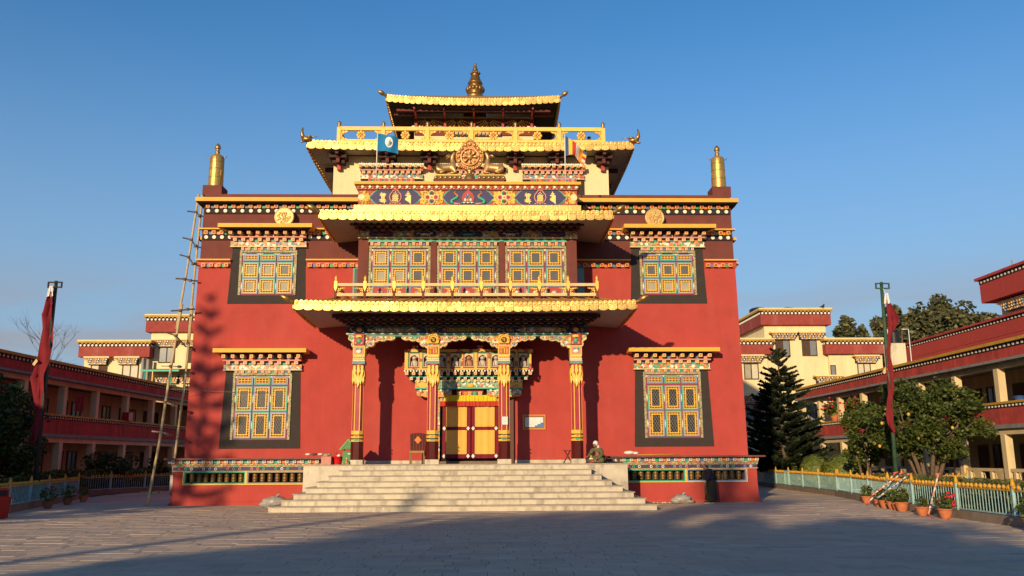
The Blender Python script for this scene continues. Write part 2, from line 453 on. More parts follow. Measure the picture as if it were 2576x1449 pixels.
# ---------------------------------------------------------------- windows
def panel(win, x0, x1, z0, z1, y, rimmat, grille=False, cur=None, solid=False):
    w = x1-x0; h = z1-z0
    MB().ring(x0, x1, z0, z1, w*.072, y-.05, y, rimmat).build('panel_frame', win)
    a0, a1, c0, c1 = x0+w*.075, x1-w*.075, z0+w*.075, z1-w*.075
    if solid:
        MB().box(a0,a1,y-.02,y,c0,c1,p_red).build('panel_board', win)
        MB().ell(((a0+a1)/2,y-.02,(c0+c1)/2), w*.2, .02, h*.18, flor2, 8, 4).build('panel_boss', win); return
    b = MB(); t = w*.036; g = w*.09; t2 = w*.058
    b.ring(a0,a1,c0,c1,t,y-.045,y-.012,p_yel)
    b.ring(a0+t+g,a1-t-g,c0+t+g*.9,c1-t-g*.9,t2,y-.048,y-.01,p_yel)
    nx = 4; nz = max(4, round(h/w*5))
    for xx in lin(a0+t+g*.5, a1-t-g*.5, nx):
        b.fbox(xx, c0+t+g*.45, t*.7, g*.9, y-.04, y-.014, p_yel); b.fbox(xx, c1-t-g*.45, t*.7, g*.9, y-.04, y-.014, p_yel)
    for zz in lin(c0+t+g*.6, c1-t-g*.6, nz):
        b.fbox(a0+t+g*.5, zz, g, t*.8, y-.04, y-.014, p_yel); b.fbox(a1-t-g*.5, zz, g, t*.8, y-.04, y-.014, p_yel)
    b.build('lattice', win)
    b = MB(); br = M('lattice_brown', (.13,.055,.025), .7); q_ = a0+t; b.box(q_,q_+g,y-.012,y-.008,c0+t,c1-t,br); q_ = a1-t; b.box(q_-g,q_,y-.012,y-.008,c0+t,c1-t,br)
    b.box(a0+t+g,a1-t-g,y-.012,y-.008,c0+t,c0+t+g*.9,br); b.box(a0+t+g,a1-t-g,y-.012,y-.008,c1-t-g*.9,c1-t,br)
    for zz in lin(c0+t+g, c1-t-g, 2):
        for s in (a0+t+g*.5, a1-t-g*.5): b.fbox(s, zz, g*.4, h*.07, y-.02, y-.0125, p_org)
    b.build('lattice_backing', win, kind='stuff')
    e0, e1, d0, d1 = a0+.01, a1-.01, c0+.01, c1-.01
    MB().add([(e0,y-.006,d0),(e1,y-.006,d0),(e1,y-.006,d1),(e0,y-.006,d1)], [(0,1,2,3)], cur or (glass_dk if grille else glass)).build('pane', win)
    if grille:
        i0, i1, k0, k1 = a0+t+g+t2, a1-t-g-t2, c0+t+g*.9+t2, c1-t-g*.9-t2
        b = MB(); n = 3; sx = (i1-i0)/n; 
        for d in (-1, 1):
            for q in range(-6, 9):
                xa = i0+q*sx; pts = []
                za, zb = k0, k1; sl = 1.7
                # clip a slanted wire to the opening
                f = lambda z: xa + d*(z-k0)/sl
                zz = [k0+(k1-k0)*j/40 for j in range(41)]; ins = [z for z in zz if i0 <= f(z) <= i1]
                if len(ins) > 1: b.tube([(f(ins[0]),y-.014,ins[0]),(f(ins[-1]),y-.014,ins[-1])], .006, p_gry, 3, False)
        b.build('wire_grille', win)

def window(cx, zb, zrows, ztr, ztop, w, cols=3, grille=False, curtains=(), y=0.0, sur=None, par=T, alt=0, name='window', solid_low=False, gp=.055):
    """painted timber window; zrows from the top"""
    b = MB(); x0, x1 = cx-w/2, cx+w/2
    b.box(x0+.1, x1-.1, y-.035, y-.001, zb, ztop-.3, C := M('paint_crimson_frame', (.3,.03,.05), .6))
    win = b.build(name, par)
    for s in (x0, x1-.1): MB().box(s, s+.1, y-.07, y-.002, zb, ztop-.27, rope).build('rope_border', win)
    MB().box(x0, x1, y-.08, y-.003, ztop-.27, ztop-.17, rope).build('rope_border', win)
    MB().box(x0-.02, x1+.02, y-.06, y-.004, ztop-.17, ztop-.03, p_dk).build('lintel_back', win)
    MB().box(x0-.04, x1+.04, y-.14, y-.003, ztop-.03, ztop, p_pnk).build('lintel_strip', win)
    me = block_mesh(.11,.1,.13,p_crm,p_pnk)
    for q, xx in enumerate(lin(x0-.02,x1+.02,9)): inst('lintel_block', me, (xx,y-.04,ztop-.1), win)
    cube_row(win, x0+.13, x1-.13, 8, ztop-.11, y-.06, .12, .03, .1, [p_pnk,p_grn,p_org,p_blu])
    ix0, ix1 = x0+.13, x1-.13; cw = (ix1-ix0)/cols
    for c in range(cols):
        a0, a1 = ix0+c*cw+gp/2, ix0+(c+1)*cw-gp/2
        if ztr:
            z0, z1 = ztr; rm = p_teal if c % 2 else p_sky
            t = MB().ring(a0, a1, z0, z1, .05, y-.085, y-.035, rm).build('transom_frame', win)
            b = MB(); b.ring(a0+.07,a1-.07,z0+.06,z1-.06,.022,y-.08,y-.04,p_yel)
            for xx in [a0+.07+(a1-a0-.14)*k/4 for k in (1,2,3)]: b.fbox(xx,(z0+z1)/2,.025,z1-z0-.16,y-.078,y-.042,p_yel)
            b.fbox((a0+a1)/2,(z0+z1)/2,a1-a0-.19,.025,y-.079,y-.041,p_yel)
            b.build('lattice', win)
            MB().box(a0+.05,a1-.05,y-.04,y-.036,z0+.05,z1-.05,M('paint_brown_recess',(.22,.09,.03),.7)).build('pane', win)
        for r, (z0, z1) in enumerate(zrows):
            rm = p_teal if (c+r+alt) % 2 == 0 else p_sky
            panel(win, a0, a1, z0, z1, y-.036, rm, grille, curtain_w if (c, r) in curtains else None, solid_low and r == 2)
        # yellow lozenges on the posts
    b = MB()
    for k in range(cols+1):
        xx = ix0+k*cw
        for z0, z1 in zrows: b.prism([(xx-.03,(z0+z1)/2),(xx,(z0+z1)/2-.2),(xx+.03,(z0+z1)/2),(xx,(z0+z1)/2+.2)], y-.05, y-.034, p_crm)
        zt = ztop-.31
        b.prism([(xx-.16,zt),(xx-.02,zt-.07),(xx+.02,zt-.07),(xx+.16,zt)], y-.05, y-.034, p_crm)
    b.build('painted_lozenges', win, kind='stuff')
    if sur:
        (t0, t1), (bz, bw) = sur      # (half width top, z top), (z bottom, half width bottom)
        b = MB(); o = .022
        pts = [(cx-bw,bz),(cx+bw,bz),(cx+t0,t1),(cx-t0,t1)]
        i = [(x0,zb),(x1,zb),(x1,ztop),(x0,ztop)]
        for k in range(4):
            p, q, r_, s_ = pts[k], pts[(k+1)%4], i[(k+1)%4], i[k]
            b.hexa([(p[0],y-o,p[1]),(q[0],y-o,q[1]),(r_[0],y-o,r_[1]),(s_[0],y-o,s_[1])],
                   [(p[0],y-.001,p[1]),(q[0],y-.001,q[1]),(r_[0],y-.001,r_[1]),(s_[0],y-.001,s_[1])], black_fr)
        b.build('black_surround', win)
    return win

def hood(cx, zs, hw_slab, hw, y=0.0, par=T, slab=True, depth=.9, n1=9, n2=9, dots=False, fr=flor2, scale=1.0):
    """window hood: slab, two stepped rows of blocks and a painted frieze; zs = slab underside"""
    k = scale; b = MB()
    if slab:
        b.box(cx-hw_slab, cx+hw_slab, y-depth, y-.002, zs, zs+.17*k, yellow)
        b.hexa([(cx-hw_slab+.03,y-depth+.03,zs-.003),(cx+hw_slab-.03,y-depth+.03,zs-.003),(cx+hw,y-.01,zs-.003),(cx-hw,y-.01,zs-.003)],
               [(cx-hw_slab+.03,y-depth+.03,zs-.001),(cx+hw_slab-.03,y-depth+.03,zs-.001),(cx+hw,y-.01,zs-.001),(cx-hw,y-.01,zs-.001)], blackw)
    b.box(cx-hw, cx+hw, y-.1, y-.003, zs-.3*k, zs-.006, p_red if slab else p_dk)
    h = b.build('window_hood', par)
    z = zs
    if dots:
        dot_row(h, cx-hw-.1, cx+hw+.1, 28, zs-.03, y-.42, .055, .05)
    block_row(h, cx-hw-.15, cx+hw+.15, n1, zs-.13*k, y-.1, .14, .45, .13*k, p_crm, p_org, 'hood_block')
    cube_row(h, cx-hw, cx+hw, n1+1, zs-.2*k, y-.1, .16, .14, .12*k)
    MB().box(cx-hw-.04, cx+hw+.04, y-.34, y-.004, zs-.31*k, zs-.26*k, p_pnk).build('hood_shelf', h)
    block_row(h, cx-hw, cx+hw, n2, zs-.38*k, y-.08, .15, .22, .13*k, p_crm, p_pnk, 'hood_block')
    MB().box(cx-hw, cx+hw, y-.08, y-.003, zs-.46*k, zs-.312*k, p_dk).build('hood_back', h)
    cube_row(h, cx-hw+.15, cx+hw-.15, n2-1, zs-.42*k, y-.08, .13, .1, .09*k)
    MB().box(cx-hw-.03, cx+hw+.03, y-.16, y-.0035, zs-.66*k, zs-.46*k, fr).build('hood_frieze', h)
    b = MB()
    b.box(cx-hw-.05, cx+hw+.05, y-.18, y-.004, zs-.69*k, zs-.66*k, p_crm); b.box(cx-hw-.04, cx+hw+.04, y-.17, y-.0045, zs-.475*k, zs-.455*k, p_crm)
    for q, xx in enumerate(lin(cx-hw, cx+hw, 7)): b.disc(xx, y-.175, y-.16, zs-.56*k, .075*k if q%2 else .045*k, p_wht if q%2 else p_org, 8)
    b.build('hood_frieze_trim', h)
    return h

for sx in (-1, 1):
    cx = 8.70*sx
    window(cx, 8.73, [(9.48,10.18),(8.78,9.46)], (10.24,10.54), 10.88, 2.46, curtains=[(0,1),(1,1),(2,1)]+([(0,0),(1,0)] if sx < 0 else []), sur=((1.56,10.97),(8.36,1.67)))
    hood(cx, 11.53, 2.0, 1.6, fr=flor2 if sx < 0 else flor)
    cx = 8.68*sx
    window(cx, 2.60, [(3.77,4.81),(2.66,3.74)], (4.88,5.23), 5.55, 2.46, grille=True, sur=((1.56,5.6),(2.24,1.68)))
    hood(cx, 6.17, 1.93, 1.6, depth=.8, fr=flor2 if sx < 0 else flor)

# ---------------------------------------------------------------- loggia box above the porch
b = MB(); b.box(-4.48, 4.48, -2.15, -.002, 7.85, 12.0, maroon)
lg = b.build('loggia', T)
for x0, x1 in ((-4.48,-4.06),(-1.52,-1.28),(1.28,1.52),(4.06,4.48)): MB().box(x0, x1, -2.26, -2.151, 8.0, 10.7, maroon).build('loggia_post', lg)
for cx, a in ((-2.79,1),(0,0),(2.79,1)):
    window(cx, 8.07, [(9.51,10.23),(8.76,9.48),(8.12,8.70)], None, 10.55, 2.52, y=-2.15, alt=a, curtains=[(0,0),(1,0),(0,1),(1,1)] if cx < -1 else [], name='loggia_window', solid_low=True, gp=.09)
b = MB(); b.box(-4.06, 4.06, -2.3, -2.16, 10.55, 10.62, p_teal)
b.box(-4.5, 4.5, -2.34, -2.16, 10.70, 10.98, flor5)
b.box(-4.52, 4.52, -2.38, -2.162, 10.665, 10.70, p_crm)
fz = b.build('loggia_frieze', T)
for k, x in enumerate((-3.55,-1.75,0,1.75,3.55)):     # dark cartouches with a beast in each
    w = .5 if k != 2 else .62
    MB().prism([(x-w,10.84),(x-w*.85,10.74),(x+w*.85,10.74),(x+w,10.84),(x+w*.85,10.95),(x-w*.85,10.95)], -2.352, -2.339, p_navy).build('frieze_cartouche', fz)
    m_ = (p_red, p_crm, p_teal, p_crm, p_red)[k]
    b = MB(); s = -1 if x > 0 else 1
    b.ell((x,-2.356,10.84), .22, .015, .05, m_, 8, 4); b.ell((x+s*.25,-2.356,10.88), .07, .015, .04, m_, 6, 4)
    for q in (-.16,-.08,.1,.18): b.fbox(x+q, 10.785, .035, .07, -2.365, -2.35, m_)
    b.tube([(x-s*.2,-2.358,10.86),(x-s*.32,-2.358,10.9),(x-s*.34,-2.358,10.82)], .014, m_, 4)
    b.build('frieze_beast', fz)

# ---------------------------------------------------------------- gilded roofs
gold_dk = M('groove_shade_gilt', (.3,.16,.04), .6, .4, var=.2)  # darkened gilt paints groove shade into the gaps between plates
def plate_mesh(w, h):
    k = ('plate',w,h)
    if k not in _PC:
        b = MB(); n = 8; poly = [(-w/2+.014,0)]
        poly += [(-w/2+.008, -h*.62)]+[((w/2-.012)*-cos(PI*i/n), -h*.62-h*.38*sin(PI*i/n)) for i in range(1,n)]+[(w/2-.008,-h*.62),(w/2-.008,0)]
        b.prism(poly, -.03, 0, gold)
        b.prism([(x*.66, z*.72-h*.08) for x, z in poly], -.05, -.028, gold, gold_dk)
        _PC[k] = b.mesh('fascia_plate')
    return _PC[k]
def boss_mesh(w, h):
    k = ('boss',w,h)
    if k not in _PC:
        b = MB(); n = 8
        poly = [(-w/2,-.5*h),(w/2,-.5*h)]+[(w/2*cos(PI*i/n), h*.1+h*.42*sin(PI*i/n)) for i in range(n+1)]
        b.prism(poly, -.045, 0, gold); b.lathe([(w*.3,-.06),(w*.16,-.075),(w*.05,-.062)], 0, 0, gold, 8, True, 'y', 0)
        _PC[k] = b.mesh('fascia_boss')
    return _PC[k]
def knob(par, x, y, z, sx, r=.12, dragon=False):
    """corner ornament at a roof tip"""
    b = MB(); d = Vector((sx*.8, -.35, .42)).normalized() if not dragon else Vector((sx*.5,-.3,.5)).normalized()
    p = Vector((x,y,z))
    if not dragon:
        pr = [(.0,.55),(.05,.75),(.12,.55),(.17,.8),(.22,.95),(.3,1.0),(.38,.85),(.46,.5),(.52,.12)]
        b.tube([p+d*q*8.5*r for q, _ in pr], [max(.01, m*r) for _, m in pr], bronze, 10)
    else:               # water-dragon head with upturned trunk
        b.ell((x+sx*.0,y-.05,z+.1), .26, .18, .14, bronze, 10, 6); b.ell((x-sx*.12,y-.1,z+.22), .14, .12, .07, bronze, 8, 5)
        b.tube([(x+sx*.12,y-.1,z+.12),(x+sx*.22,y-.12,z+.3),(x+sx*.23,y-.12,z+.48),(x+sx*.2,y-.12,z+.68)], [.11,.095,.065,.025], bronze, 8)
        b.tube([(x-sx*.1,y,z+.2),(x-sx*.32,y,z+.26),(x-sx*.55,y,z+.24)], [.04,.022,.008], bronze, 6)
        b.tube([(x+sx*.1,y-.15,z),(x+sx*.24,y-.18,z-.07),(x+sx*.32,y-.18,z-.03)], [.07,.045,.02], bronze, 6)
        b.ell((x+sx*.08,y-.2,z+.14), .04, .03, .04, gold, 6, 4)
    b.build('corner_ornament', par)
def roof(name, hw, yf, yb, zb, zt, lift, slope_to, np_, plate=.36, ns=12, under=soffit, in_hw=None, in_y=None, dragon=False, soff_rise=.12):
    """gilded eave: hanging plates and bosses round three sides, sheet roof above, soffit below"""
    zm = zb+(zt-zb)*.5
    up = lambda x: lift*(abs(x)/hw)**2.2
    b = MB(); N = 24
    (sx_, sy, sz) = slope_to
    for i in range(N):                                   # front slope, then sides
        xa, xb = -hw+2*hw*i/N, -hw+2*hw*(i+1)/N
        f = sx_/hw
        b.add([(xa,yf,zt+up(xa)-.03),(xb,yf,zt+up(xb)-.03),(xb*f,sy,sz),(xa*f,sy,sz)], [(0,1,2,3)], gold_roof)
    for s in (-1, 1):
        b.add([(s*hw,yf,zt+lift-.03),(s*sx_,sy,sz),(s*sx_,yb,sz),(s*hw,yb,zt-.03)], [(0,1,2,3) if s < 0 else (3,2,1,0)], gold_roof)
    r = b.build(name, T)
    b = MB()                                             # fascia backing boards
    for i in range(N):
        xa, xb = -hw+2*hw*i/N, -hw+2*hw*(i+1)/N
        b.hexa([(xa,yf,zm+up(xa)-.12),(xb,yf,zm+up(xb)-.12),(xb,yf+.05,zm+up(xb)-.12),(xa,yf+.05,zm+up(xa)-.12)],
               [(xa,yf,zt+up(xa)-.02),(xb,yf,zt+up(xb)-.02),(xb,yf+.05,zt+up(xb)-.02),(xa,yf+.05,zt+up(xa)-.02)], gold_dk)
    for s in (-1, 1): b.hexa([(s*hw,yf+.05,zm+lift-.12),(s*hw,yb,zm-.12),(s*(hw-.05),yb,zm-.12),(s*(hw-.05),yf+.05,zm+lift-.12)],
                             [(s*hw,yf+.05,zt+lift-.02),(s*hw,yb,zt-.02),(s*(hw-.05),yb,zt-.02),(s*(hw-.05),yf+.05,zt+lift-.02)], gold_roof)
    b.build('fascia_board', r)
    w = 2*hw/np_; pm = plate_mesh(w, zm-zb); bm = boss_mesh(w*.47, zt-zm)
    for x in lin(-hw, hw, np_): inst('fascia_plate', pm, (x, yf-.02+random.uniform(-.006,.006), zm+up(x)), r, (random.gauss(0,.035), 0, random.gauss(0,.025)))
    for x in lin(-hw, hw, np_*2): inst('fascia_boss', bm, (x, yf-.004, zm+(zt-zm)*.52+up(x)), r, (random.gauss(0,.03), random.gauss(0,.04), random.gauss(0,.03)))
    for s in (-1, 1):
        n = max(3, int((yb-yf)/w)); n = min(n, ns)
        for k in range(n):
            y = yf+w*(k+.5); u = lift*max(0, 1-k/8)**2
            inst('fascia_plate', pm, (s*(hw+.02), y, zm+u), r, (0,0,s*PI/2)); inst('fascia_boss', bm, (s*(hw+.004), y, zm+(zt-zm)*.52+u), r, (0,0,s*PI/2))
        knob(r, s*(hw+.02), yf-.02, zt+lift-.1, s, .125, dragon)
    ih = in_hw or hw-1.5; iy = in_y or yf+1.5
    b = MB(); zs = zm-.125
    for i in range(N):
        xa, xb = -hw+.06+2*(hw-.06)*i/N, -hw+.06+2*(hw-.06)*(i+1)/N; f = ih/(hw-.06)
        b.add([(xa,yf+.06,zs+up(xa)),(xa*f,iy,zs+soff_rise),(xb*f,iy,zs+soff_rise),(xb,yf+.06,zs+up(xb))], [(0,1,2,3)], under)
    for s in (-1, 1):
        b.add([(s*(hw-.06),yf+.06,zs+lift),(s*(hw-.06),yb,zs),(s*ih,yb,zs+soff_rise),(s*ih,iy,zs+soff_rise)], [(0,1,2,3) if s < 0 else (3,2,1,0)], under)
    b.build('soffit', r)
    return r
EV = [M('eave_shade_red',(.12,.025,.02)), M('eave_shade_brown',(.07,.03,.02)), M('eave_shade_green',(.03,.06,.04)), M('eave_shade_brick',(.15,.05,.03))]  # eave paint darkened in colour to stand for the deep shade under the roofs
def eave_rows(r, rows, cols_=(p_red, p_pnk), side=None):
    for (hw, y, z, n) in rows:
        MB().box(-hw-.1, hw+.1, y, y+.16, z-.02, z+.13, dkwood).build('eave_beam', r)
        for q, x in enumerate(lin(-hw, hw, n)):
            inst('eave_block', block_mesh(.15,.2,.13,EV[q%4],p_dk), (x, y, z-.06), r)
R3 = roof('porch_roof', 6.46, -4.55, -.02, 7.22, 7.60, .09, (5.2,-3.0,8.04), 36, in_hw=4.9, in_y=-2.3, ns=13)
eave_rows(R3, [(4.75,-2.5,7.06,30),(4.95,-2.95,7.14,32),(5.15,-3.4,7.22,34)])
b = MB()
for x in lin(-5.4, 5.4, 22): b.tube([(x*1.13,-4.4,7.64),(x,-3.05,8.05)], .035, gold_roof, 4, False)
b.build('roof_rib', R3)
R2 = roof('loggia_roof', 5.78, -3.85, -.02, 10.98, 11.38, .05, (4.66,-2.62,11.76), 32, in_hw=4.6, in_y=-2.3, ns=11)
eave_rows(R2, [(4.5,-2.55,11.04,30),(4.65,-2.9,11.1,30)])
b = MB(); b.box(-4.66, 4.66, -2.62, -2.2, 11.75, 12.0, gold); b.build('roof_base_band', R2)

# ---------------------------------------------------------------- balcony rail over the porch
b = MB(); b.box(-5.15, 5.15, -3.35, -3.25, 8.47, 8.58, rail_m := M('worn_gold_rail', (.76,.5,.2), .55, var=.15, scale=5, stain=((.66,.26,.24), .85, 2.2)))
bal = b.build('balcony_rail', T)
MB().box(-5.15, 5.15, -3.35, -3.25, 8.07, 8.18, rail_m).build('lower_rail', bal)
for s in (-1, 1):
    MB().box(*sorted((s*5.1,s*5.2)), -3.245, -.02, 8.47, 8.57, rail_m).build('side_rail', bal)
    MB().box(*sorted((s*5.1,s*5.2)), -3.245, -.02, 8.07, 8.17, rail_m).build('side_rail', bal)
b = MB(); b.box(-.05, .05, -.06, .06, 8.0, 8.4, maroon); b.box(-.06, .06, -.07, .07, 8.4, 8.66, gold_plain); b.prism([(-.06,8.4),(0,8.25),(.06,8.4)], -.075, -.06, gold_plain)
b.lathe([(.04,8.66),(.07,8.69),(.035,8.72),(.06,8.76),(.065,8.8),(.035,8.85),(.012,8.9)], 0, 0, gold_plain, 8)
post_me = b.mesh('balcony_post')
b = MB()
for (x, z, r) in ((.12,8.36,.05),(.2,8.37,.05),(.28,8.385,.04),(.35,8.39,.03),(.1,8.28,.05),(.17,8.3,.035),(.1,8.2,.04),(.17,8.19,.045),(.25,8.18,.035)): b.ell((x,0,z), r, .03, r, gold, 8, 4)
scr_me = b.mesh('rail_scroll')
px = [-5.15+10.3*k/9 for k in range(10)]
for k, x in enumerate(px):
    inst('balcony_post', post_me, (x,-3.3,0), bal)
    if k < 9: inst('rail_scroll', scr_me, (x,-3.3,0), bal)
    if k > 0: inst('rail_scroll', scr_me, (x,-3.3,0), bal, None, (-1,1,1))
MB().box(-5.0, 5.0, -3.1, -2.2, 7.95, 8.0, p_dk).build('balcony_floor', T)
for s in (-1,1):
    b = MB(); x = s*4.78; b.box(x-.24,x+.24,-.05,-.01,8.3,10.0,p_teal); b.box(x-.18,x+.18,-.06,-.048,9.05,9.9,glass); b.box(x-.18,x+.18,-.06,-.048,8.4,9.0,glass)
    b.build('balcony_door', T)

# ---------------------------------------------------------------- kalachakra parapet panel
b = MB(); b.box(-4.54, 4.54, -2.3, -.1, 12.0, 12.9, M('paint_brick_red',(.4,.09,.06),.7))
pp = b.build('parapet_panel', T)
MB().box(-4.68, 4.68, -2.62, -.05, 12.905, 13.02, yellow).build('panel_ledge', pp)
MB().box(-4.6, 4.6, -2.46, -2.31, 12.82, 12.903, rope).build('panel_moulding', pp)
for q, x in enumerate(lin(-4.58, 4.58, 60)): inst('arch_tooth', disc_mesh(.055,.03,(p_red,p_wht)[q%2],8), (x,-2.46,12.83), pp)
MB().box(-4.57, 4.57, -2.42, -2.312, 12.75, 12.818, p_pnk).build('panel_strip', pp)
MB().box(-4.57, 4.57, -2.40, -2.3, 12.0, 12.08, p_pnk).build('panel_strip', pp)
def cartouche(cx, hw):
    h = .31; zc = 12.415; e = [(1,0),(.94,.22),(.9,.26),(.86,.5),(.78,.78),(.68,1)]
    q = [(cx+hw*a, zc+h*c) for a, c in e]
    pol = [(cx-hw*a, zc-h*c) for a, c in e][::1] + [(cx+hw*a, zc-h*c) for a, c in reversed(e)] + q + [(cx-hw*a, zc+h*c) for a, c in reversed(e)]
    pol = [(cx-hw*a, zc-h*c) for a, c in e]+[(cx+hw*a, zc-h*c) for a, c in reversed(e)]+[(cx+hw*a, zc+h*c) for a, c in e[1:]]+[(cx-hw*a, zc+h*c) for a, c in reversed(e[1:])]
    big = [(cx+(x-cx)*1.06, zc+(z-zc)*1.02) for x, z in pol]
    MB().prism(big, -2.335, -2.302, p_teal).build('cartouche_border', pp)
    MB().prism(pol, -2.345, -2.31, p_navy).build('cartouche', pp)
def curl(b, x, z, r, y, mat, d=1, ph=0):
    pts = [(x+d*r*(1-.62*t)*cos(ph+4.6*t), y, z+r*(1-.62*t)*sin(ph+4.6*t)) for t in [i/7 for i in range(8)]]
    b.tube(pts, [r*.3]*7+[r*.12], mat, 4)
def arabesque(x0, x1, z0, z1, y, par, n, r=.075, mat=p_yel):
    b = MB()
    for _ in range(n): curl(b, random.uniform(x0+r,x1-r), random.uniform(z0+r,z1-r), random.uniform(.6,1.1)*r, y, mat, random.choice((-1,1)), random.uniform(0,6))
    b.build('gold_arabesque', par)
p_gl = M('carved_gold_leaf',(.85,.55,.1),.5)
for cx in (-3.0, 0, 3.0): cartouche(cx, 1.08)
for cx in (-1.5, 1.5):
    arabesque(cx-.5, cx-.08, 12.09, 12.74, -2.33, pp, 75, .06, p_gl); arabesque(cx+.08, cx+.5, 12.09, 12.74, -2.33, pp, 75, .06, p_gl)
    b = MB()
    for a in range(4):
        dx, dz = .17*cos(a*PI/2), .17*sin(a*PI/2)
        for q, m_ in ((.125,p_crm),(.085,(p_pnk,p_grn)[a%2]),(.04,p_red)): b.tube([(cx+dx+q*cos(t), -2.36, 12.415+dz+q*sin(t)) for t in [2*PI*k/12 for k in range(13)]], .024, m_, 4)
    b.lathe([(.1,-.07),(.09,-.09),(.06,-.08)], cx, -2.3, p_crm, 12, True, 'y', 12.415); b.lathe([(.045,-.085),(.03,-.1)], cx, -2.3, p_org, 10, True, 'y', 12.415)
    b.build('knot_rosette', pp)
for s in (-1, 1): arabesque(min(s*4.02,s*4.5), max(s*4.02,s*4.5), 12.1, 12.73, -2.33, pp, 60, .06, p_gl); MB().lathe([(.15,-.05),(.13,-.07),(.08,-.055)], s*4.4, -2.3, p_crm, 10, True, 'y', 12.415).build('knot_rosette', pp)
p_lt = M('bright_gilt_letter',(.9,.68,.22),.45)
def emblem(cx):
    """tenfold monogram between two seed syllables"""
    zc = 12.40; y = -2.36
    b = MB(); out = [(.0,.33),(.1,.3),(.14,.22),(.22,.14),(.24,.0),(.2,-.12),(.13,-.2),(-.13,-.2),(-.2,-.12),(-.24,0),(-.22,.14),(-.14,.22),(-.1,.3)]
    b.tube([(cx+x*1.0, y, zc+z) for x, z in out+out[:1]], .028, p_pnk, 5); b.build('emblem_halo', pp)
    b = MB(); b.fbox(cx, zc-.02, .24, .28, y-.01, y+.01, M('paint_dim_gold',(.45,.25,.04),.5))
    for k in range(5): b.fbox(cx-.1+k*.05, zc-.02, .022, .29, y-.03, y-.01, p_lt)
    for k in range(4): b.fbox(cx+(.02 if k%2 else -.02), zc-.13+k*.075, .22, .02, y-.035, y-.011, p_lt)
    b.tube([(cx+.07*cos(t), y-.01, zc+.2+.05*sin(t)) for t in [PI+PI*i/6 for i in range(7)]], .016, p_wht, 4); b.ell((cx,y-.01,zc+.23), .03, .015, .035, p_lt, 6, 4)
    b.build('emblem_monogram', pp)
    b = MB()
    for k in range(5): b.ell((cx-.2+k*.1, y, zc-.255), .055, .03, .035, p_teal if k % 2 else p_pnk, 6, 4)
    b.build('emblem_lotus', pp)
    b = MB(); x = cx-.52       # left syllable: two stems crossed by short bars
    for d in (-.035, .045): b.fbox(x+d, zc-.01, .055, .4, y-.015, y+.02, p_lt)
    for z, w, o in ((.14,.26,.01),(.08,.24,0),(-.1,.25,-.01),(-.16,.27,.01)): b.fbox(x+o, zc+z, w, .036, y-.022, y+.02, p_lt)
    b.prism([(x-.1,zc+.16),(x-.06,zc+.23),(x-.02,zc+.16)], y-.015, y+.02, p_lt); b.prism([(x+.0,zc-.2),(x+.08,zc-.27),(x+.1,zc-.18)], y-.015, y+.02, p_lt)
    b.build('seed_syllable', pp)
    b = MB(); x = cx+.52
    b.prism([(x-.12,zc+.12),(x-.1,zc+.07),(x-.03,zc+.06),(x-.04,zc+.02),(x-.1,zc-.02),(x-.12,zc-.08),(x-.09,zc-.12),(x+.04,zc-.2),(x+.12,zc-.29),(x+.12,zc+.1),(x+.05,zc+.13)], y-.015, y+.02, p_lt)
    b.prism([(x-.08,zc+.17),(x-.03,zc+.14),(x+.04,zc+.14),(x+.09,zc+.18),(x+.04,zc+.2),(x-.03,zc+.2)], y-.015, y+.02, p_lt); b.ell((x,y,zc+.24), .035, .02, .04, p_lt, 6, 4)
    b.build('seed_syllable', pp)
emblem(-3.0); emblem(3.0)
b = MB(); y = -2.36
b.prism([(-.2,12.2),(.2,12.2),(.27,12.38),(.2,12.56),(.08,12.68),(0,12.77),(-.08,12.68),(-.2,12.56),(-.27,12.38)], y-.02, y+.03, p_red); b.build('flame_halo', pp)
b = MB()
for k, (x, z) in enumerate(((-.11,12.3),(0,12.3),(.11,12.3),(-.07,12.42),(.07,12.42),(0,12.52))): b.ell((x,y-.03,z), .055, .03, .07, (p_wht,p_pnk,p_wht,p_blu,p_grn,p_sky)[k], 7, 5)
b.build('jewel', pp)
b = MB()
for k in range(7): b.ell((-.24+k*.08,y-.02,12.18), .05, .03, .035, p_wht if k%2 else p_teal, 6, 4)
b.build('lotus_base', pp)
for s in (-1, 1):
    b = MB(); pts = [(s*(.62-.3*t*.6+.1*sin(9*t)), y, 12.16+.55*t) for t in [i/14 for i in range(15)]]
    b.tube(pts[:8], [.06]*8, p_teal, 5); b.tube(pts[7:], [.05-.006*i for i in range(8)], p_org, 5); b.tube([(s*.3,y,12.14),(s*.6,y,12.16)], .035, p_pnk, 5); b.build('silk_scroll', pp)

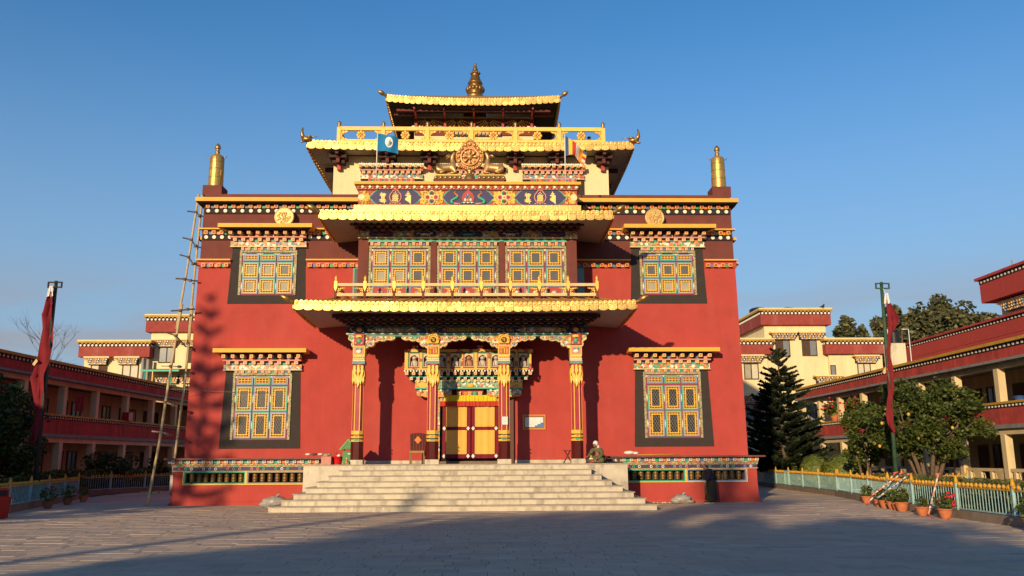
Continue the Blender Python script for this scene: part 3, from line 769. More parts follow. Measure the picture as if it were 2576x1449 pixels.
# ---------------------------------------------------------------- set-back cream storey, second roof, terrace rail
b = MB(); b.box(-6.8, 6.8, 4, 22, 12.5, 16.5, creamw); b.build('upper_storey_wall', T)
MB().box(-11.5, 11.5, .02, 23.9, 12.6, 12.7, grey_conc).build('terrace_floor', T)
for cx in (-3.92, .02, 4.05):
    MB().box(cx-1.52, cx+1.52, 3.93, 3.998, 13.0, 15.25, black_fr).build('black_surround', T)
    b = MB(); b.box(cx-1.18, cx+1.18, 3.9, 3.929, 13.0, 15.2, rope); b.box(cx-1.1, cx+1.1, 3.88, 3.899, 13.0, 15.0, M('paint_crimson_frame', (.4,.03,.07))); u = b.build('upper_window', T)
    cube_row(u, cx-1.1, cx+1.1, 8, 15.2, 3.9, .15, .04, .15, [p_grn,p_org,p_blu,p_pnk]); block_row(u, cx-1.2, cx+1.2, 9, 15.22, 3.9, .12, .1, .18, p_pnk, p_red, 'lintel_block')
    hood(cx, 15.97, 0, 1.5, y=4.0, slab=False, dots=True, n1=11, n2=11, fr=MP('painted_frieze_blue', [C_BLU,C_WHT,C_BLU,C_GRN,C_RED], 8) if cx < -1 else MATS['painted_frieze_blue'])
R4 = roof('middle_roof', 7.88, 2.85, 20, 16.35, 16.78, .12, (6.6,3.8,17.1), 40, plate=.39, ns=44, in_hw=6.82, in_y=3.98, dragon=True, soff_rise=.1)
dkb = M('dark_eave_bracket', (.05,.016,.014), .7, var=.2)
for x in (-6.5,-4.1,-2.05,2.15,4.2,6.5):        # bracket clusters under the eave
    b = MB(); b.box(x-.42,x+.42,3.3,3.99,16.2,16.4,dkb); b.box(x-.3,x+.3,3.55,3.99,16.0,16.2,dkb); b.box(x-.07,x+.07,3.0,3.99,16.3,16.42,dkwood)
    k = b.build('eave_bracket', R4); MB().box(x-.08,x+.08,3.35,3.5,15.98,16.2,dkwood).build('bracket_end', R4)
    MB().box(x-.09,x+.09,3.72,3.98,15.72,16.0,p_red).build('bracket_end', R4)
for s in (-1, 1):
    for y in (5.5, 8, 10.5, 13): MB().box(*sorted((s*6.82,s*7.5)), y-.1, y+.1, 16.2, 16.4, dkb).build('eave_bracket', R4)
MB().box(-6.6, 6.6, 3.85, 20, 16.7, 17.15, gold_roof).build('terrace_deck', T)
b = MB(); b.box(-6.6, 6.6, 3.68, 3.82, 17.748, 17.941, p_crmy := M('bright_yellow_rail', (.82,.55,.12), .5)); rl = b.build('terrace_rail', T)
MB().box(-6.6, 6.6, 3.69, 3.81, 17.146, 17.279, p_crmy).build('lower_rail', rl)
for s in (-1, 1):
    MB().box(*sorted((s*6.5,s*6.6)), 3.83, 9, 17.758, 17.921, p_crmy).build('side_rail', rl)
b = MB(); b.box(-.09,.09,-.09,.09,16.8,17.62,p_crmy); b.lathe([(.07,17.62),(.11,17.68),(.06,17.74),(.1,17.8),(.1,17.86),(.03,17.95)], 0, 0, bronze, 8)
tp_me = b.mesh('terrace_post')
b = MB()
b.prism([(.09,17.43),(.45,17.43),(.36,17.36),(.24,17.33),(.18,17.25),(.13,17.2),(.18,17.13),(.26,17.05),(.42,17.0),(.09,17.0)], -.03, .03, gold_plain)
for (x,z) in ((.15,17.38),(.26,17.39),(.16,17.3),(.15,17.05),(.26,17.03),(.15,17.12)): b.ell((x,-.03,z), .05, .03, .04, gold, 6, 4)
ts_me = b.mesh('rail_scroll')
b = MB()
b.lathe([(.215,-.03),(.215,.03)], 0, 0, gold_plain, 8, False, 'y', 17.22); b.lathe([(.09,-.045),(.09,-.02)], 0, 0, p_red, 10, False, 'y', 17.22)
for a in range(8): b.ell((.17*cos(a*PI/4),-.03,17.22+.17*sin(a*PI/4)), .075, .03, .075, gold_plain, 6, 4)
for (x,z) in ((0,17.22),(.07,17.29),(-.07,17.29),(.05,17.14),(-.06,17.15)): b.ell((x,-.05,z), .045, .03, .05, gold, 6, 4)
tm_me = b.mesh('rail_medallion')
tx = [-6.55+13.1*k/6 for k in range(7)]
for k, x in enumerate(tx):
    inst('terrace_post', tp_me, (x,3.75,0.293), rl)
    if k < 6: inst('rail_scroll', ts_me, (x,3.75,0.293), rl); inst('rail_medallion', tm_me, (x+13.1/12,3.75,0.293), rl)
    if k > 0: inst('rail_scroll', ts_me, (x,3.75,0.293), rl, None, (-1,1,1))

# ---------------------------------------------------------------- lantern, top roof, finial
MB().box(-3.42, 3.42, 10, 16, 16.9, 21.1, creamw).build('lantern_wall', T)
b = MB(); b.box(-3.40, 3.40, 9.9, 9.999, 19.95, 20.95, M('lantern_frieze_maroon',(.2,.04,.035),.7)); lf = b.build('lantern_frieze', T)
b = MB()
for cx in (-2.6,-1.0,.85,2.5):                        # hanging net of gold beads
    for a in (-1.25,-.95,-.65,-.3,.3,.65,.95,1.25):
        for q in range(2, 10):
            zq = 20.9-cos(a)*q*.11
            if zq > 19.98 and abs(sin(a)*q*.12) < .85: b.ell((cx+sin(a)*q*.12, 9.87, zq), .05, .025, .05, p_gl, 5, 3)
b.build('bead_net', lf)
for k, x in enumerate((-3.3,-1.75,0,1.75,3.3)):
    b = MB(); b.ell((x-.16,9.86,20.35), .15, .05, .16, p_wht if k % 2 == 0 else p_sky, 7, 5); b.ell((x+.16,9.86,20.35), .15, .05, .16, p_wht if k % 2 == 0 else p_sky, 7, 5); b.build('cloud_carving', lf)
dot_row(lf, -1.6, 1.6, 26, 20.13, 9.86, .05, .05); block_row(lf, -1.55, 1.55, 14, 20.0, 9.9, .13, .2, .14, p_crm, p_pnk, 'hood_block'); cube_row(lf, -1.5, 1.5, 13, 19.95, 9.9)
b = MB(); b.box(-1.55,1.55,9.93,9.999,17.2,19.7,black_fr); b.box(-1.2,1.2,9.9,9.929,17.2,19.45,flor2); b.build('lantern_window', T)
cube_row(T, -1.1, 1.1, 7, 19.35, 9.88, .15, .04, .14, [p_grn,p_org,p_blu,p_pnk])
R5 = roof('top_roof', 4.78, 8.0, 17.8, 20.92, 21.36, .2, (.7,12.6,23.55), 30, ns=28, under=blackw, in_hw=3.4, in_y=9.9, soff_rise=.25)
MB().box(-.7, .7, 12.61, 14, 21.3, 23.55, gold_roof).build('ridge_block', R5)
for x in (-3.3,-1.65,0,1.65,3.3):
    b = MB(); b.box(x-.05, x+.05, 8.3, 9.9, 20.88, 20.98, p_red); b.build('eave_strut', R5)
    MB().box(x-.07, x+.07, 9.62, 9.8, 20.3, 20.55, p_red).build('bracket_end', R5)
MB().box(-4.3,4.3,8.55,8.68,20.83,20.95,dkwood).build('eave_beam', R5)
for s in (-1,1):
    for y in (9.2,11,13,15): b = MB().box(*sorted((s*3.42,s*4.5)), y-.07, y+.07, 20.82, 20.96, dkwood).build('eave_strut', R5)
spire_b = M('spire_dark_bronze',(.27,.15,.05),.4,.7,var=.2,scale=7)
b = MB()
b.lathe([(.5,23.45),(.62,23.6),(.45,23.75),(.36,23.85),(.5,23.95),(.4,24.2),(.36,24.45),(.47,24.5),(.44,24.58),(.36,24.7),(.28,24.95),(.22,25.15),(.28,25.2),(.2,25.3),(.13,25.4),(.17,25.46),(.1,25.52),(.13,25.57),(.08,25.62),(.1,25.67),(.06,25.72),(.09,25.78),(.07,25.84),(.0,25.9)], 0, 13, spire_b, 18)
fin = b.build('spire_finial', T)
for k in range(14):
    a = 2*PI*k/14
    inst('finial_lobe', _PC.setdefault('lobe', MB().ell((0,0,0), .12, .12, .17, spire_b, 8, 6).mesh('finial_lobe')), (.48*cos(a), 13+.48*sin(a), 24.1), fin)
for k in range(10):
    a = 2*PI*k/10; inst('finial_lobe', _PC.setdefault('lobe2', MB().ell((0,0,0), .075, .075, .075, spire_b, 6, 5).mesh('finial_lobe')), (.26*cos(a), 13+.26*sin(a), 25.2), fin)

# ---------------------------------------------------------------- porch columns, beam, brackets
shaft_m = M('column_crimson', (.36,.04,.06), .3, var=.1, scale=3)
for ci, cx in enumerate((-4.32,-1.36,1.47,4.36)):
    y0 = -2.1
    b = MB(); b.box(cx-.27, cx+.27, y0-.27, y0+.27, 1.585, 1.76, marble); c = b.build('column', T)
    def oct_(r, z0, z1, m, nm):
        q = [(r,-r*.45),(r,r*.45),(r*.45,r),(-r*.45,r),(-r,r*.45),(-r,-r*.45),(-r*.45,-r),(r*.45,-r)]
        b = MB(); n = 8; vs = [(cx+x,y0+y,z) for z in (z0,z1) for x,y in q]
        b.add(vs, [(i,(i+1)%n,(i+1)%n+n,i+n) for i in range(n)]+[tuple(range(n-1,-1,-1)), tuple(range(n,2*n))], m); return b.build(nm, c)
    oct_(.235, 1.76, 2.46, maroon_gl, 'column_foot'); oct_(.225, 2.46, 2.88, p_yel, 'column_band'); oct_(.205, 2.88, 4.7, shaft_m, 'column_shaft')
    b = MB()
    for z in (2.58,2.72): b.box(cx-.233,cx+.233,y0-.233,y0+.1,z-.02,z+.015,p_dk)
    b.box(cx-.09,cx+.09,y0-.236,y0-.2,2.49,2.56,p_grn); b.fbox(cx,2.65,.1,.06,y0-.236,y0-.2,p_org); b.build('band_stripes', c)
    b = MB()
    for d in (-.1,.1): b.box(cx+d-.017,cx+d+.017,y0-.22,y0-.19,2.88,4.7,p_yel)
    b.box(cx+.205,cx+.215,y0-.11,y0-.08,2.88,4.7,p_yel); b.box(cx-.215,cx-.205,y0-.11,y0-.08,2.88,4.7,p_yel)
    b.build('gold_stripes', c)
    oct_(.215, 4.66, 5.5, p_red, 'column_capital')
    b = MB(); random.seed(5)
    for (dx, z0, z1, w) in ((-.15,5.45,4.95,.08),(.15,5.45,4.95,.08),(0,5.45,5.0,.09),(-.1,5.1,4.66,.08),(.1,5.1,4.66,.08),(0,5.05,4.55,.1),(-.2,5.0,4.7,.06),(.2,5.0,4.7,.06)):
        b.prism([(cx+dx-w*.4,z0),(cx+dx-w*.7,(z0+z1)/2),(cx+dx-w*.3,z1+.1),(cx+dx,z1),(cx+dx+w*.3,z1+.1),(cx+dx+w*.7,(z0+z1)/2),(cx+dx+w*.4,z0)], y0-.25-random.random()*.04, y0-.2, p_gl)
    for s in (-1, 1): b.prism([(0,0)]*0 or [(cx+s*.2,5.4),(cx+s*.25,5.2),(cx+s*.24,4.85),(cx+s*.2,4.65)], y0-.2, y0+.2, p_yel)
    for s in (-1,1): curl(b, cx+s*.14, 5.36, .07, y0-.27, p_yel, s)
    b.ell((cx,y0-.27,4.82), .05, .03, .06, p_wht, 6, 4)
    b.build('leaf_carving', c)
    MB().box(cx-.25,cx+.25,y0-.25,y0+.25,5.5,5.62,M('paint_grey_teal',(.16,.28,.29),.6)).build('capital_band', c); MB().box(cx-.235,cx+.235,y0-.235,y0+.235,5.62,5.66,p_crm).build('capital_band', c)
    b = MB()
    for q in range(8): b.ell((cx-.21+q*.06,y0-.25,5.69), .03, .03, .025, p_wht, 5, 4)
    b.build('bead_row', c)
    b = MB(); b.box(cx-.23,cx+.23,y0-.23,y0+.23,5.66,5.85,p_crm)
    for q in range(5): b.ell((cx-.18+q*.09,y0-.24,5.77), .045, .03, .05, p_yel, 6, 4)
    b.build('lotus_band', c)
    b = MB(); b.box(cx-.24,cx+.24,y0-.24,y0+.24,5.85,6.24,p_yel); b.box(cx-.19,cx+.19,y0-.252,y0-.23,5.9,6.19,p_red if ci in (1,2) else p_pnk); b.build('monogram_block', c)
    b = MB(); y = y0-.265
    if ci in (1, 2):
        for d in (.0,.1): b.fbox(cx+d+.02, 6.04, .04, .22, y, y+.02, p_yel)
        b.fbox(cx-.02, 6.14, .3, .03, y, y+.02, p_yel)
        for z in (6.09,6.0,5.95): b.tube([(cx-.15,y,z+.03),(cx-.06,y,z),(cx-.13,y,z-.05)], .02, p_yel, 4)
    else:
        b.ell((cx,y,6.0), .12, .03, .08, p_wht, 8, 5); b.ell((cx-.07,y,6.1), .06, .03, .05, p_sky, 6, 4); b.ell((cx+.08,y,6.1), .06, .03, .05, p_teal, 6, 4)
    b.build('monogram', c)
def scallop(x0, x1, za, zb, n, s):
    """lower edge of a bracket arm from x0 (deep, za) to x1 (shallow, zb)"""
    pts = []
    for i in range(n):
        for t in (0,.3,.6,.9):
            u = (i+t)/n; pts.append((x0+(x1-x0)*u, za+(zb-za)*u**.7 - .05*sin(PI*min(1,t/.9))))
    return pts+[(x1, zb+.04)]
def bracket(cx, wl, wr, par, y0=-2.1, zt=6.69, deep=.34, low=.52):
    for (k, z1, dp, f, yy, m) in (('upper_bracket', zt, deep, 1.0, .17, flor5), ('lower_bracket', zt-deep+.06, .26, .42, .19, flor5)):
        L = wl*f if f == 1 or wl > .6 else wl*.7; Rr = wr*f if f == 1 or wr > .6 else wr*.7
        pr = scallop(cx+.2, cx+Rr, z1-dp, z1-dp*.45, 4 if f==1 else 2, 1); plf = scallop(cx-.2, cx-L, z1-dp, z1-dp*.45, 4 if f==1 else 2, -1)
        pol = [(cx-L,z1)]+plf[::-1]+pr+[(cx+Rr,z1)]
        b = MB(); b.prism(pol, y0-yy, y0+yy, m, p_crm); o = b.build(k, par)
        b = MB(); b.tube([(x,y0-yy-.005,z) for x, z in pol[1:-1]], .02, p_crm, 5)
        for q in range(7 if f == 1 else 3):
            for s, ww in ((-1,L),(1,Rr)):
                if ww < .5: continue
                xx = cx+s*(.3+(ww-.4)*(q/6 if f == 1 else q/3)); curl(b, xx, z1-dp*.35-random.uniform(0,.05), .065, y0-yy-.012, (p_org,p_crm,p_sky,p_pnk,p_teal)[q%5], s, random.uniform(0,6))
        b.build('carved_edge', o)
beam_b = MB(); beam_b.box(-4.83, 4.86, -2.3, -1.9, 6.74, 7.0, p_navy)
bm_ = beam_b.build('porch_beam', T)
MB().box(-4.85, 4.88, -2.36, -1.9, 6.69, 6.74, M('paint_mint_moulding',(.42,.6,.42),.5)).build('beam_moulding', bm_)
MB().box(-4.6, 4.6, -2.28, -1.92, 6.62, 6.688, p_grn).build('beam_moulding', bm_)
MB().box(-4.85, 4.88, -2.37, -1.9, 7.0, 7.05, p_grn).build('beam_moulding', bm_)
for cx, wl, wr in ((-4.32,.44,1.42),(-1.36,1.28,1.32),(1.47,1.32,1.28),(4.36,1.42,.44)): bracket(cx, wl, wr, T)
for cx in (-4.32, 4.36):
    b = MB(); b.box(cx-.21,cx+.21,-2.42,-2.301,6.72,7.02,p_navy); b.ell((cx,-2.43,6.87), .12, .03, .1, p_yel, 8, 5); b.build('beam_end_badge', bm_)
    b = MB(); b.box(cx-.2,cx+.2,-2.4,-2.27,6.26,6.7,p_red); b.ell((cx,-2.41,6.6), .15, .04, .07, p_gl, 8, 5); b.ell((cx-.07,-2.44,6.62),.03,.02,.02,p_wht,5,4); b.ell((cx+.07,-2.44,6.62),.03,.02,.02,p_wht,5,4); b.ell((cx,-2.44,6.55),.06,.02,.02,p_red,5,4); b.ell((cx,-2.41,6.42), .1, .04, .1, p_teal, 8, 5); b.ell((cx-.12,-2.41,6.33), .06, .03, .06, p_pnk, 6, 4); b.ell((cx+.12,-2.41,6.33), .06, .03, .06, p_pnk, 6, 4); b.build('mask_carving', bm_)
for cx in (-1.36, 1.47):
    b = MB(); b.prism([(cx-.2,6.32),(cx+.2,6.32),(cx+.25,6.5),(cx+.18,6.66),(cx,6.8),(cx-.18,6.66),(cx-.25,6.5)], -2.4, -2.3, p_yel); b.lathe([(.12,-2.42),(.12,-2.39)], cx, 0, p_dk, 10, False, 'y', 6.46)
    for a in range(9): t = PI*a/8; b.ell((cx+.19*cos(t),-2.4,6.48+.2*sin(t)), .05, .03, .05, gold, 6, 4)
    b.fbox(cx+.03,6.46,.03,.14,-2.44,-2.42,p_yel); b.fbox(cx-.02,6.51,.12,.025,-2.44,-2.42,p_yel); b.tube([(cx-.06,-2.43,6.47),(cx,-2.43,6.44),(cx-.05,-2.43,6.4)], .014, p_yel, 4)
    b.build('shrine_medallion', bm_)
# painted fields and the inscription on the beam
for x0, x1 in ((-4.0,-1.85),(1.95,4.0)):
    MB().prism([(x0,6.87),(x0+.3,6.77),(x1-.3,6.77),(x1,6.87),(x1-.3,6.97),(x0+.3,6.97)], -2.312, -2.301, flor5).build('beam_flowers', bm_)
for x0, x1 in ((-1.85,-1.05),(1.15,1.95),(-4.75,-4.55),(4.55,4.75),(-4.1,-3.8),(3.85,4.1)): arabesque(x0, x1, 6.75, 6.99, -2.315, bm_, 12 if x1-x0 > .5 else 6, .055)
G = [([(240,190),(400,190)],),]
GL = [[[(240,190),(400,190)],[(250,195),(275,230),(250,270),(290,290),(265,340)],[(330,215),(365,200)],[(340,250),(345,330)],[(385,195),(400,340)]],
 [[(425,190),(555,190)],[(440,215),(480,250),(450,285)],[(440,275),(480,290),(490,335)],[(505,200),(515,330)],[(540,195),(552,340)]],
 [[(570,190),(690,190)],[(580,195),(625,215),(580,280),(680,340)],[(682,190),(682,345)]],
 [[(715,190),(840,190)],[(720,195),(790,215),(720,265),(800,260)],[(730,290),(800,310)],[(832,190),(832,340)]],
 [[(860,190),(985,190)],[(870,215),(920,240),(870,270)],[(925,200),(925,290)],[(880,322),(930,300)],[(975,190),(985,340)]],
 [[(1018,170),(1018,345)]],
 [[(1060,190),(1170,190)],[(1065,195),(1115,215),(1070,280),(1165,335)],[(1168,190),(1168,340)]],
 [[(1200,175),(1200,340)],[(1180,165),(1205,148),(1240,152)]],
 [[(1235,190),(1330,190)],[(1245,195),(1300,220),(1240,280),(1320,330)],[(1322,190),(1322,338)]],
 [[(1350,190),(1460,190)],[(1365,195),(1370,280),(1410,292),(1430,230)],[(1452,190),(1452,338)]],
 [[(1490,190),(1615,190)],[(1500,200),(1530,220)],[(1500,305),(1540,240),(1590,260),(1560,305)],[(1610,190),(1612,340)]],
 [[(1640,190),(1730,190)],[(1650,195),(1700,230),(1650,260),(1710,290),(1690,320),(1720,360)]],
 [[(1750,190),(1900,190)],[(1760,195),(1805,215),(1755,280),(1850,340)],[(1862,190),(1862,340)],[(1900,190),(1900,335)]],
 [[(1930,190),(2165,190)],[(1940,215),(2040,240),(1950,270),(2040,262)],[(1960,305),(2030,300)],[(2085,195),(2092,330)],[(2155,190),(2162,335)]]]
for g in GL:
    b = MB()
    for st in g:
        for (xa, za), (xb, zb) in zip(st, st[1:]):
            X = lambda x: (x-1205)*.000915+.055
            Z = lambda z: 6.87-(z-265)*.00095
            p, q = Vector((X(xa),Z(za))), Vector((X(xb),Z(zb))); d = (q-p).normalized(); n = Vector((-d.y,d.x))*.0125; p -= d*.006; q += d*.006
            b.prism([tuple(p+n),tuple(p-n),tuple(q-n),tuple(q+n)], -2.325, -2.302, p_yel)
    b.build('inscription_letter', bm_)
for s in (-1, 1): b = MB(); b.lathe([(.09,-2.32),(.08,-2.33)], .055+s*.98, 0, p_red, 10, False, 'y', 6.87); curl(b, .055+s*.98, 6.87, .06, -2.335, p_pnk, s); b.build('inscription_roundel', bm_)
b = MB(); b.box(-4.7, 4.7, -2.0, -.005, 7.06, 7.12, dkwood); b.build('porch_ceiling', T)

# ---------------------------------------------------------------- doorway
fr = M('door_frame_brown', (.1,.04,.025), .5)
b = MB(); b.box(-1.7,-1.2,-.18,-.003,1.585,4.4,fr); b.box(1.4,1.9,-.18,-.003,1.585,4.4,fr); b.box(-1.2,1.4,-.18,-.003,4.2,4.4,fr)
dw = b.build('doorway', T)
MB().box(-1.2,1.4,-.02,-.004,1.6,4.2,M('dark_doorway',(.015,.01,.01),.9)).build('door_leaf', dw)
MB().box(-1.3,1.5,-.3,-.005,1.585,1.68,M('worn_threshold',(.2,.14,.1),.8,stain=((.05,.03,.02),.7,3))).build('threshold', dw)
for x0, m in ((-1.32,flor5),(1.27,rope),(-1.5,rope),(1.42,p_yel)): MB().box(x0, x0+.13, -.22, -.181, 1.7, 4.2, m).build('door_jamb', dw)
# niche shelf over the door
b = MB(); b.box(-2.62, 2.66, -.72, -.004, 5.44, 6.22, p_dk); ns = b.build('niche_shelf', T)
n9 = [(-2.24+i*.567) for i in range(9)]
frm_y = MP('painted_niche_posts', [C_YEL, C_YEL, C_RED, C_YEL], 7)
for i, x in enumerate(n9):
    b = MB(); b.ring(x-.23,x+.23,5.5,6.12,.03,-.93,-.72,p_grn); b.ring(x-.2,x+.2,5.53,6.09,.03,-.92,-.74,p_pnk)
    b.prism([(x-.17,6.06),(x-.17,5.9),(x-.11,5.99),(x,6.03),(x+.11,5.99),(x+.17,5.9),(x+.17,6.06)], -.9, -.8, p_crm); b.build('niche_frame', ns)
    MB().box(x+.232, x+.335, -.95, -.73, 5.47, 6.15, frm_y).build('niche_post', ns)
    b = MB(); m_ = silver if i != 4 else M('bronze_pink_carving', (.4,.2,.14), .5)
    b.ell((x,-.78,5.69), .13, .08, .17, m_, 8, 6); b.ell((x,-.84,5.9), .1, .08, .09, m_, 8, 6); b.ell((x,-.9,5.88), .05, .05, .04, m_, 6, 4)
    b.ell((x-.1,-.8,5.97), .035, .03, .05, m_, 5, 4); b.ell((x+.1,-.8,5.97), .035, .03, .05, m_, 5, 4)
    b.tube([(x-.09,-.82,5.75),(x-.1,-.86,5.62),(x-.08,-.88,5.55)], [.05,.04,.035], m_, 6); b.tube([(x+.09,-.82,5.75),(x+.1,-.86,5.62),(x+.08,-.88,5.55)], [.05,.04,.035], m_, 6)
    if i == 4: b.tube([(x-.1,-.84,5.8),(x-.19,-.86,5.9)], .04, m_, 5); b.tube([(x+.1,-.84,5.8),(x+.19,-.86,5.9)], .04, m_, 5)
    b.build('guardian_statue', ns)
b = MB(); b.box(-2.63,-2.49,-.95,-.73,5.47,6.15,frm_y); b.build('niche_post', ns)
b = MB(); b.box(-2.64,2.7,-.96,-.6,6.15,6.26,frm_y); b.box(-2.64,2.7,-.96,-.6,5.4,5.47,frm_y); b.build('niche_rail', ns)
for x in (-2.2,.5): b = MB(); b.box(x-.12,x+.12,-1.0,-.8,6.262,6.33,p_red); b.ell((x-.06,-.9,6.38),.06,.04,.05,p_crm,6,4); b.ell((x+.07,-.9,6.38),.06,.04,.05,p_crm,6,4); b.build('cresting', ns)
dot_row(ns, -2.68, 2.72, 44, 5.36, -.9, .035, .08, mat=p_wht)
b = MB(); b.box(-2.6,2.64,-.82,-.006,5.22,5.33,p_dk); b.box(-2.45,2.5,-.74,-.0065,5.12,5.17,p_grn); b.box(-2.4,2.44,-.6,-.007,5.0,5.12,p_dk); b.box(-2.2,2.28,-.66,-.0075,4.96,5.0,p_crm)
b.build('stepped_cornice', ns)
block_row(ns, -2.68, 2.72, 19, 5.26, -.74, .13, .24, .12, p_crm, p_pnk); cube_row(ns, -2.4, 2.44, 17, 5.21, -.72, .1, .12, .08); block_row(ns, -2.5, 2.54, 18, 5.06, -.58, .12, .2, .1, p_wht, p_pnk)
b = MB()
for x in lin(-2.2,2.26,17): b.lathe([(.07,-.7),(.05,-.72)], x, 0, p_crm, 6, False, 'y', 4.97)
b.build('fan_carving', ns)
b = MB(); b.box(-2.2,2.26,-.62,-.008,4.68,4.93,MP('painted_green_frieze',[C_GRN,(.12,.25,.2),C_GRN,C_WHT,(.3,.35,.3)],11)); gb = b.build('lintel_frieze', ns)
b = MB(); b.box(-2.22,2.28,-.66,-.009,4.925,4.965,p_teal); b.box(-2.22,2.28,-.66,-.0095,4.64,4.68,p_teal); b.build('green_moulding', gb)
for x0, x1 in ((-2.2,-1.55),(1.6,2.26)): MB().box(x0,x1,-.64,-.62,4.69,4.92,MP('painted_yellow_field',[C_YEL,C_YEL,(.6,.45,.1),C_ORG],9) if x0 < 0 else MATS['painted_yellow_field']).build('yellow_field', gb)
b = MB(); b.ell((.1,-.64,4.78),.16,.03,.09,p_yel,8,5); b.ell((.55,-.64,4.79),.09,.03,.07,p_pnk,8,5); b.ell((-.4,-.64,4.79),.09,.03,.07,p_pnk,8,5); b.build('frieze_boss', gb)
for s, c0 in ((-1,.03),(1,.05)):
    bx = c0+s*1.45
    pol = [(bx-.72,4.64)]+[(bx-.72+.06*k, 4.42-.1*sin(PI*k/24)-.035*abs(sin(PI*k/4))) for k in range(25)]+[(bx+.72,4.64)]
    b = MB(); b.prism(pol, -.52, -.01, flor5, p_crm); o = b.build('door_bracket', ns)
    b = MB(); b.tube([(x,-.525,z) for x,z in pol[1:-1]], .016, p_yel, 4)
    for k in range(6): curl(b, bx-.55+k*.22, 4.43, .055, -.53, (p_org,p_crm,p_sky)[k%3], 1, k); 
    b.build('carved_edge', o); block_row(ns, bx-.7, bx+.7, 5, 4.58, -.5, .11, .08, .12, p_teal, p_wht)
    x2 = c0+s*1.12
    b = MB(); b.prism([(x2-.2,4.36),(x2-.2,4.1),(x2-.12,4.0),(x2-.02,4.04),(x2+.05,3.98),(x2+.14,4.08),(x2+.2,4.2),(x2+.2,4.36)], -.4, -.19, flor5, p_crm); b.build('door_bracket', ns)
b = MB(); b.box(-.5,.62,-.4,-.19,4.42,4.62,p_red); b.build('lintel_board', ns)
block_row(ns, -.6, .72, 3, 4.46, -.4, .14, .12, .13, p_crm, p_org); cube_row(ns, -.3, .45, 2, 4.46, -.4, .16, .1, .12, [p_org,p_grn])

# ---------------------------------------------------------------- plinth with prayer wheel bays
yb = -.92
for s in (-1, 1):
    X = lambda a, c: sorted((s*a, s*c))
    bays = [(6.25,8.86),(8.94,11.38)]
    b = MB()
    for (z0, z1, w0, w1) in ((0,.15,12.0,11.86),(.15,.84,11.86,11.83)):
        q = [(s*5.6,yb-.02,z0),(s*w0,yb-.02,z0),(s*w0,22,z0),(s*5.6,22,z0)]; q2 = [(s*5.6,yb,z1),(s*w1,yb,z1),(s*w1,22,z1),(s*5.6,22,z1)]
        if s < 0: q = [q[1],q[0],q[3],q[2]]; q2 = [q2[1],q2[0],q2[3],q2[2]]
        b.hexa(q, q2, red_wall)
    pl = b.build('plinth', T)
    b = MB()
    for a, c in ((11.38,11.83),(8.86,8.94),(5.6,6.25)): b.box(*X(a,c), yb, -.45, .841, 1.34, red_wall)
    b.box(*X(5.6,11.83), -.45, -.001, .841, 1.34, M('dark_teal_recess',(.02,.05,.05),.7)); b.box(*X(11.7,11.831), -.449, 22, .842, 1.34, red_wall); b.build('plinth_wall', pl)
    for k, (a, c) in enumerate(bays):
        x0, x1 = X(a, c); m1 = p_grn if (k == 0) == (s > 0) else p_sky
        if s < 0: m1 = p_grn if k == 1 else p_gry
        b = MB(); b.ring(x0-.04,x1+.04,.80,1.36,.035,yb-.06,yb-.001,p_yel); b.ring(x0-.005,x1+.005,.835,1.325,.05,yb-.04,yb+.1,m1); b.build('bay_frame', pl)
        n = 8 if k == 1 else 7
        for x in lin(x0+.1, x1-.1, n+1)[1:]: MB().box(x-.165,x-.135,-.46,-.452,.88,1.3,M('pale_bay_strip',(.4,.42,.36),.6)).build('bay_divider', pl)
    b = MB(); b.box(*X(5.6,11.84), yb-.03, 1, 1.362, 1.5, p_navy); fr_ = b.build('plinth_frieze', pl)
    for q, x in enumerate(lin(*X(6.4,11.7), 22)):
        m_ = (p_org,p_sky,p_teal,p_pnk,p_wht)[(q*7+q//3)%5]
        if q % 4 == 3: continue
        b = MB(); b.lathe([(.06,yb-.05),(.05,yb-.055)], x, 0, m_, 7, False, 'y', 1.43); b.lathe([(.035,yb-.056),(.02,yb-.06)], x, 0, p_navy, 6, False, 'y', 1.43); b.build('painted_cloud', fr_)
    MB().box(*X(5.6,11.86), yb-.06, 1, 1.345, 1.362, p_crm).build('plinth_moulding', pl)
    MB().box(*X(5.6,11.86), yb-.06, 1, 1.501, 1.57, MP('painted_arches',[C_GRN,C_RED,(.4,.3,.15),(.3,.1,.08)],14) if s < 0 else MATS['painted_arches']).build('plinth_moulding', pl)
    MB().box(*X(5.6,11.88), yb-.1, 1, 1.571, 1.64, MP('painted_triangles',[C_RED,(.3,.05,.04),(.55,.38,.14),C_GRN],15) if s < 0 else MATS['painted_triangles']).build('plinth_moulding', pl)
    MB().box(*X(5.6,11.82), yb-.05, 1, 1.641, 1.79, maroon).build('block_back', pl)
    xs = lin(*X(5.9,11.95), 20)
    for q, x in enumerate(xs):
        inst('plinth_block', block_mesh(.125,.16,.125,p_wht,p_gry), (x,yb-.05,1.715), pl); inst('coloured_cube', cube_mesh(.13,.1,.13,CYC[q%4]), (x-.145,yb-.05,1.715), pl)
    b = MB(); x0, x1 = X(5.75,12.1)
    b.hexa([(x0,-1.32,1.795),(x1,-1.32,1.795),(x1,22,1.795),(x0,22,1.795)], [(x0,-1.32,1.86),(x1,-1.32,1.86),(x1,22,1.95),(x0,22,1.95)], M('maroon_slab',(.17,.04,.035),.6,var=.15,stain=((.3,.2,.15),.4,2)))
    b.build('plinth_slab', pl)
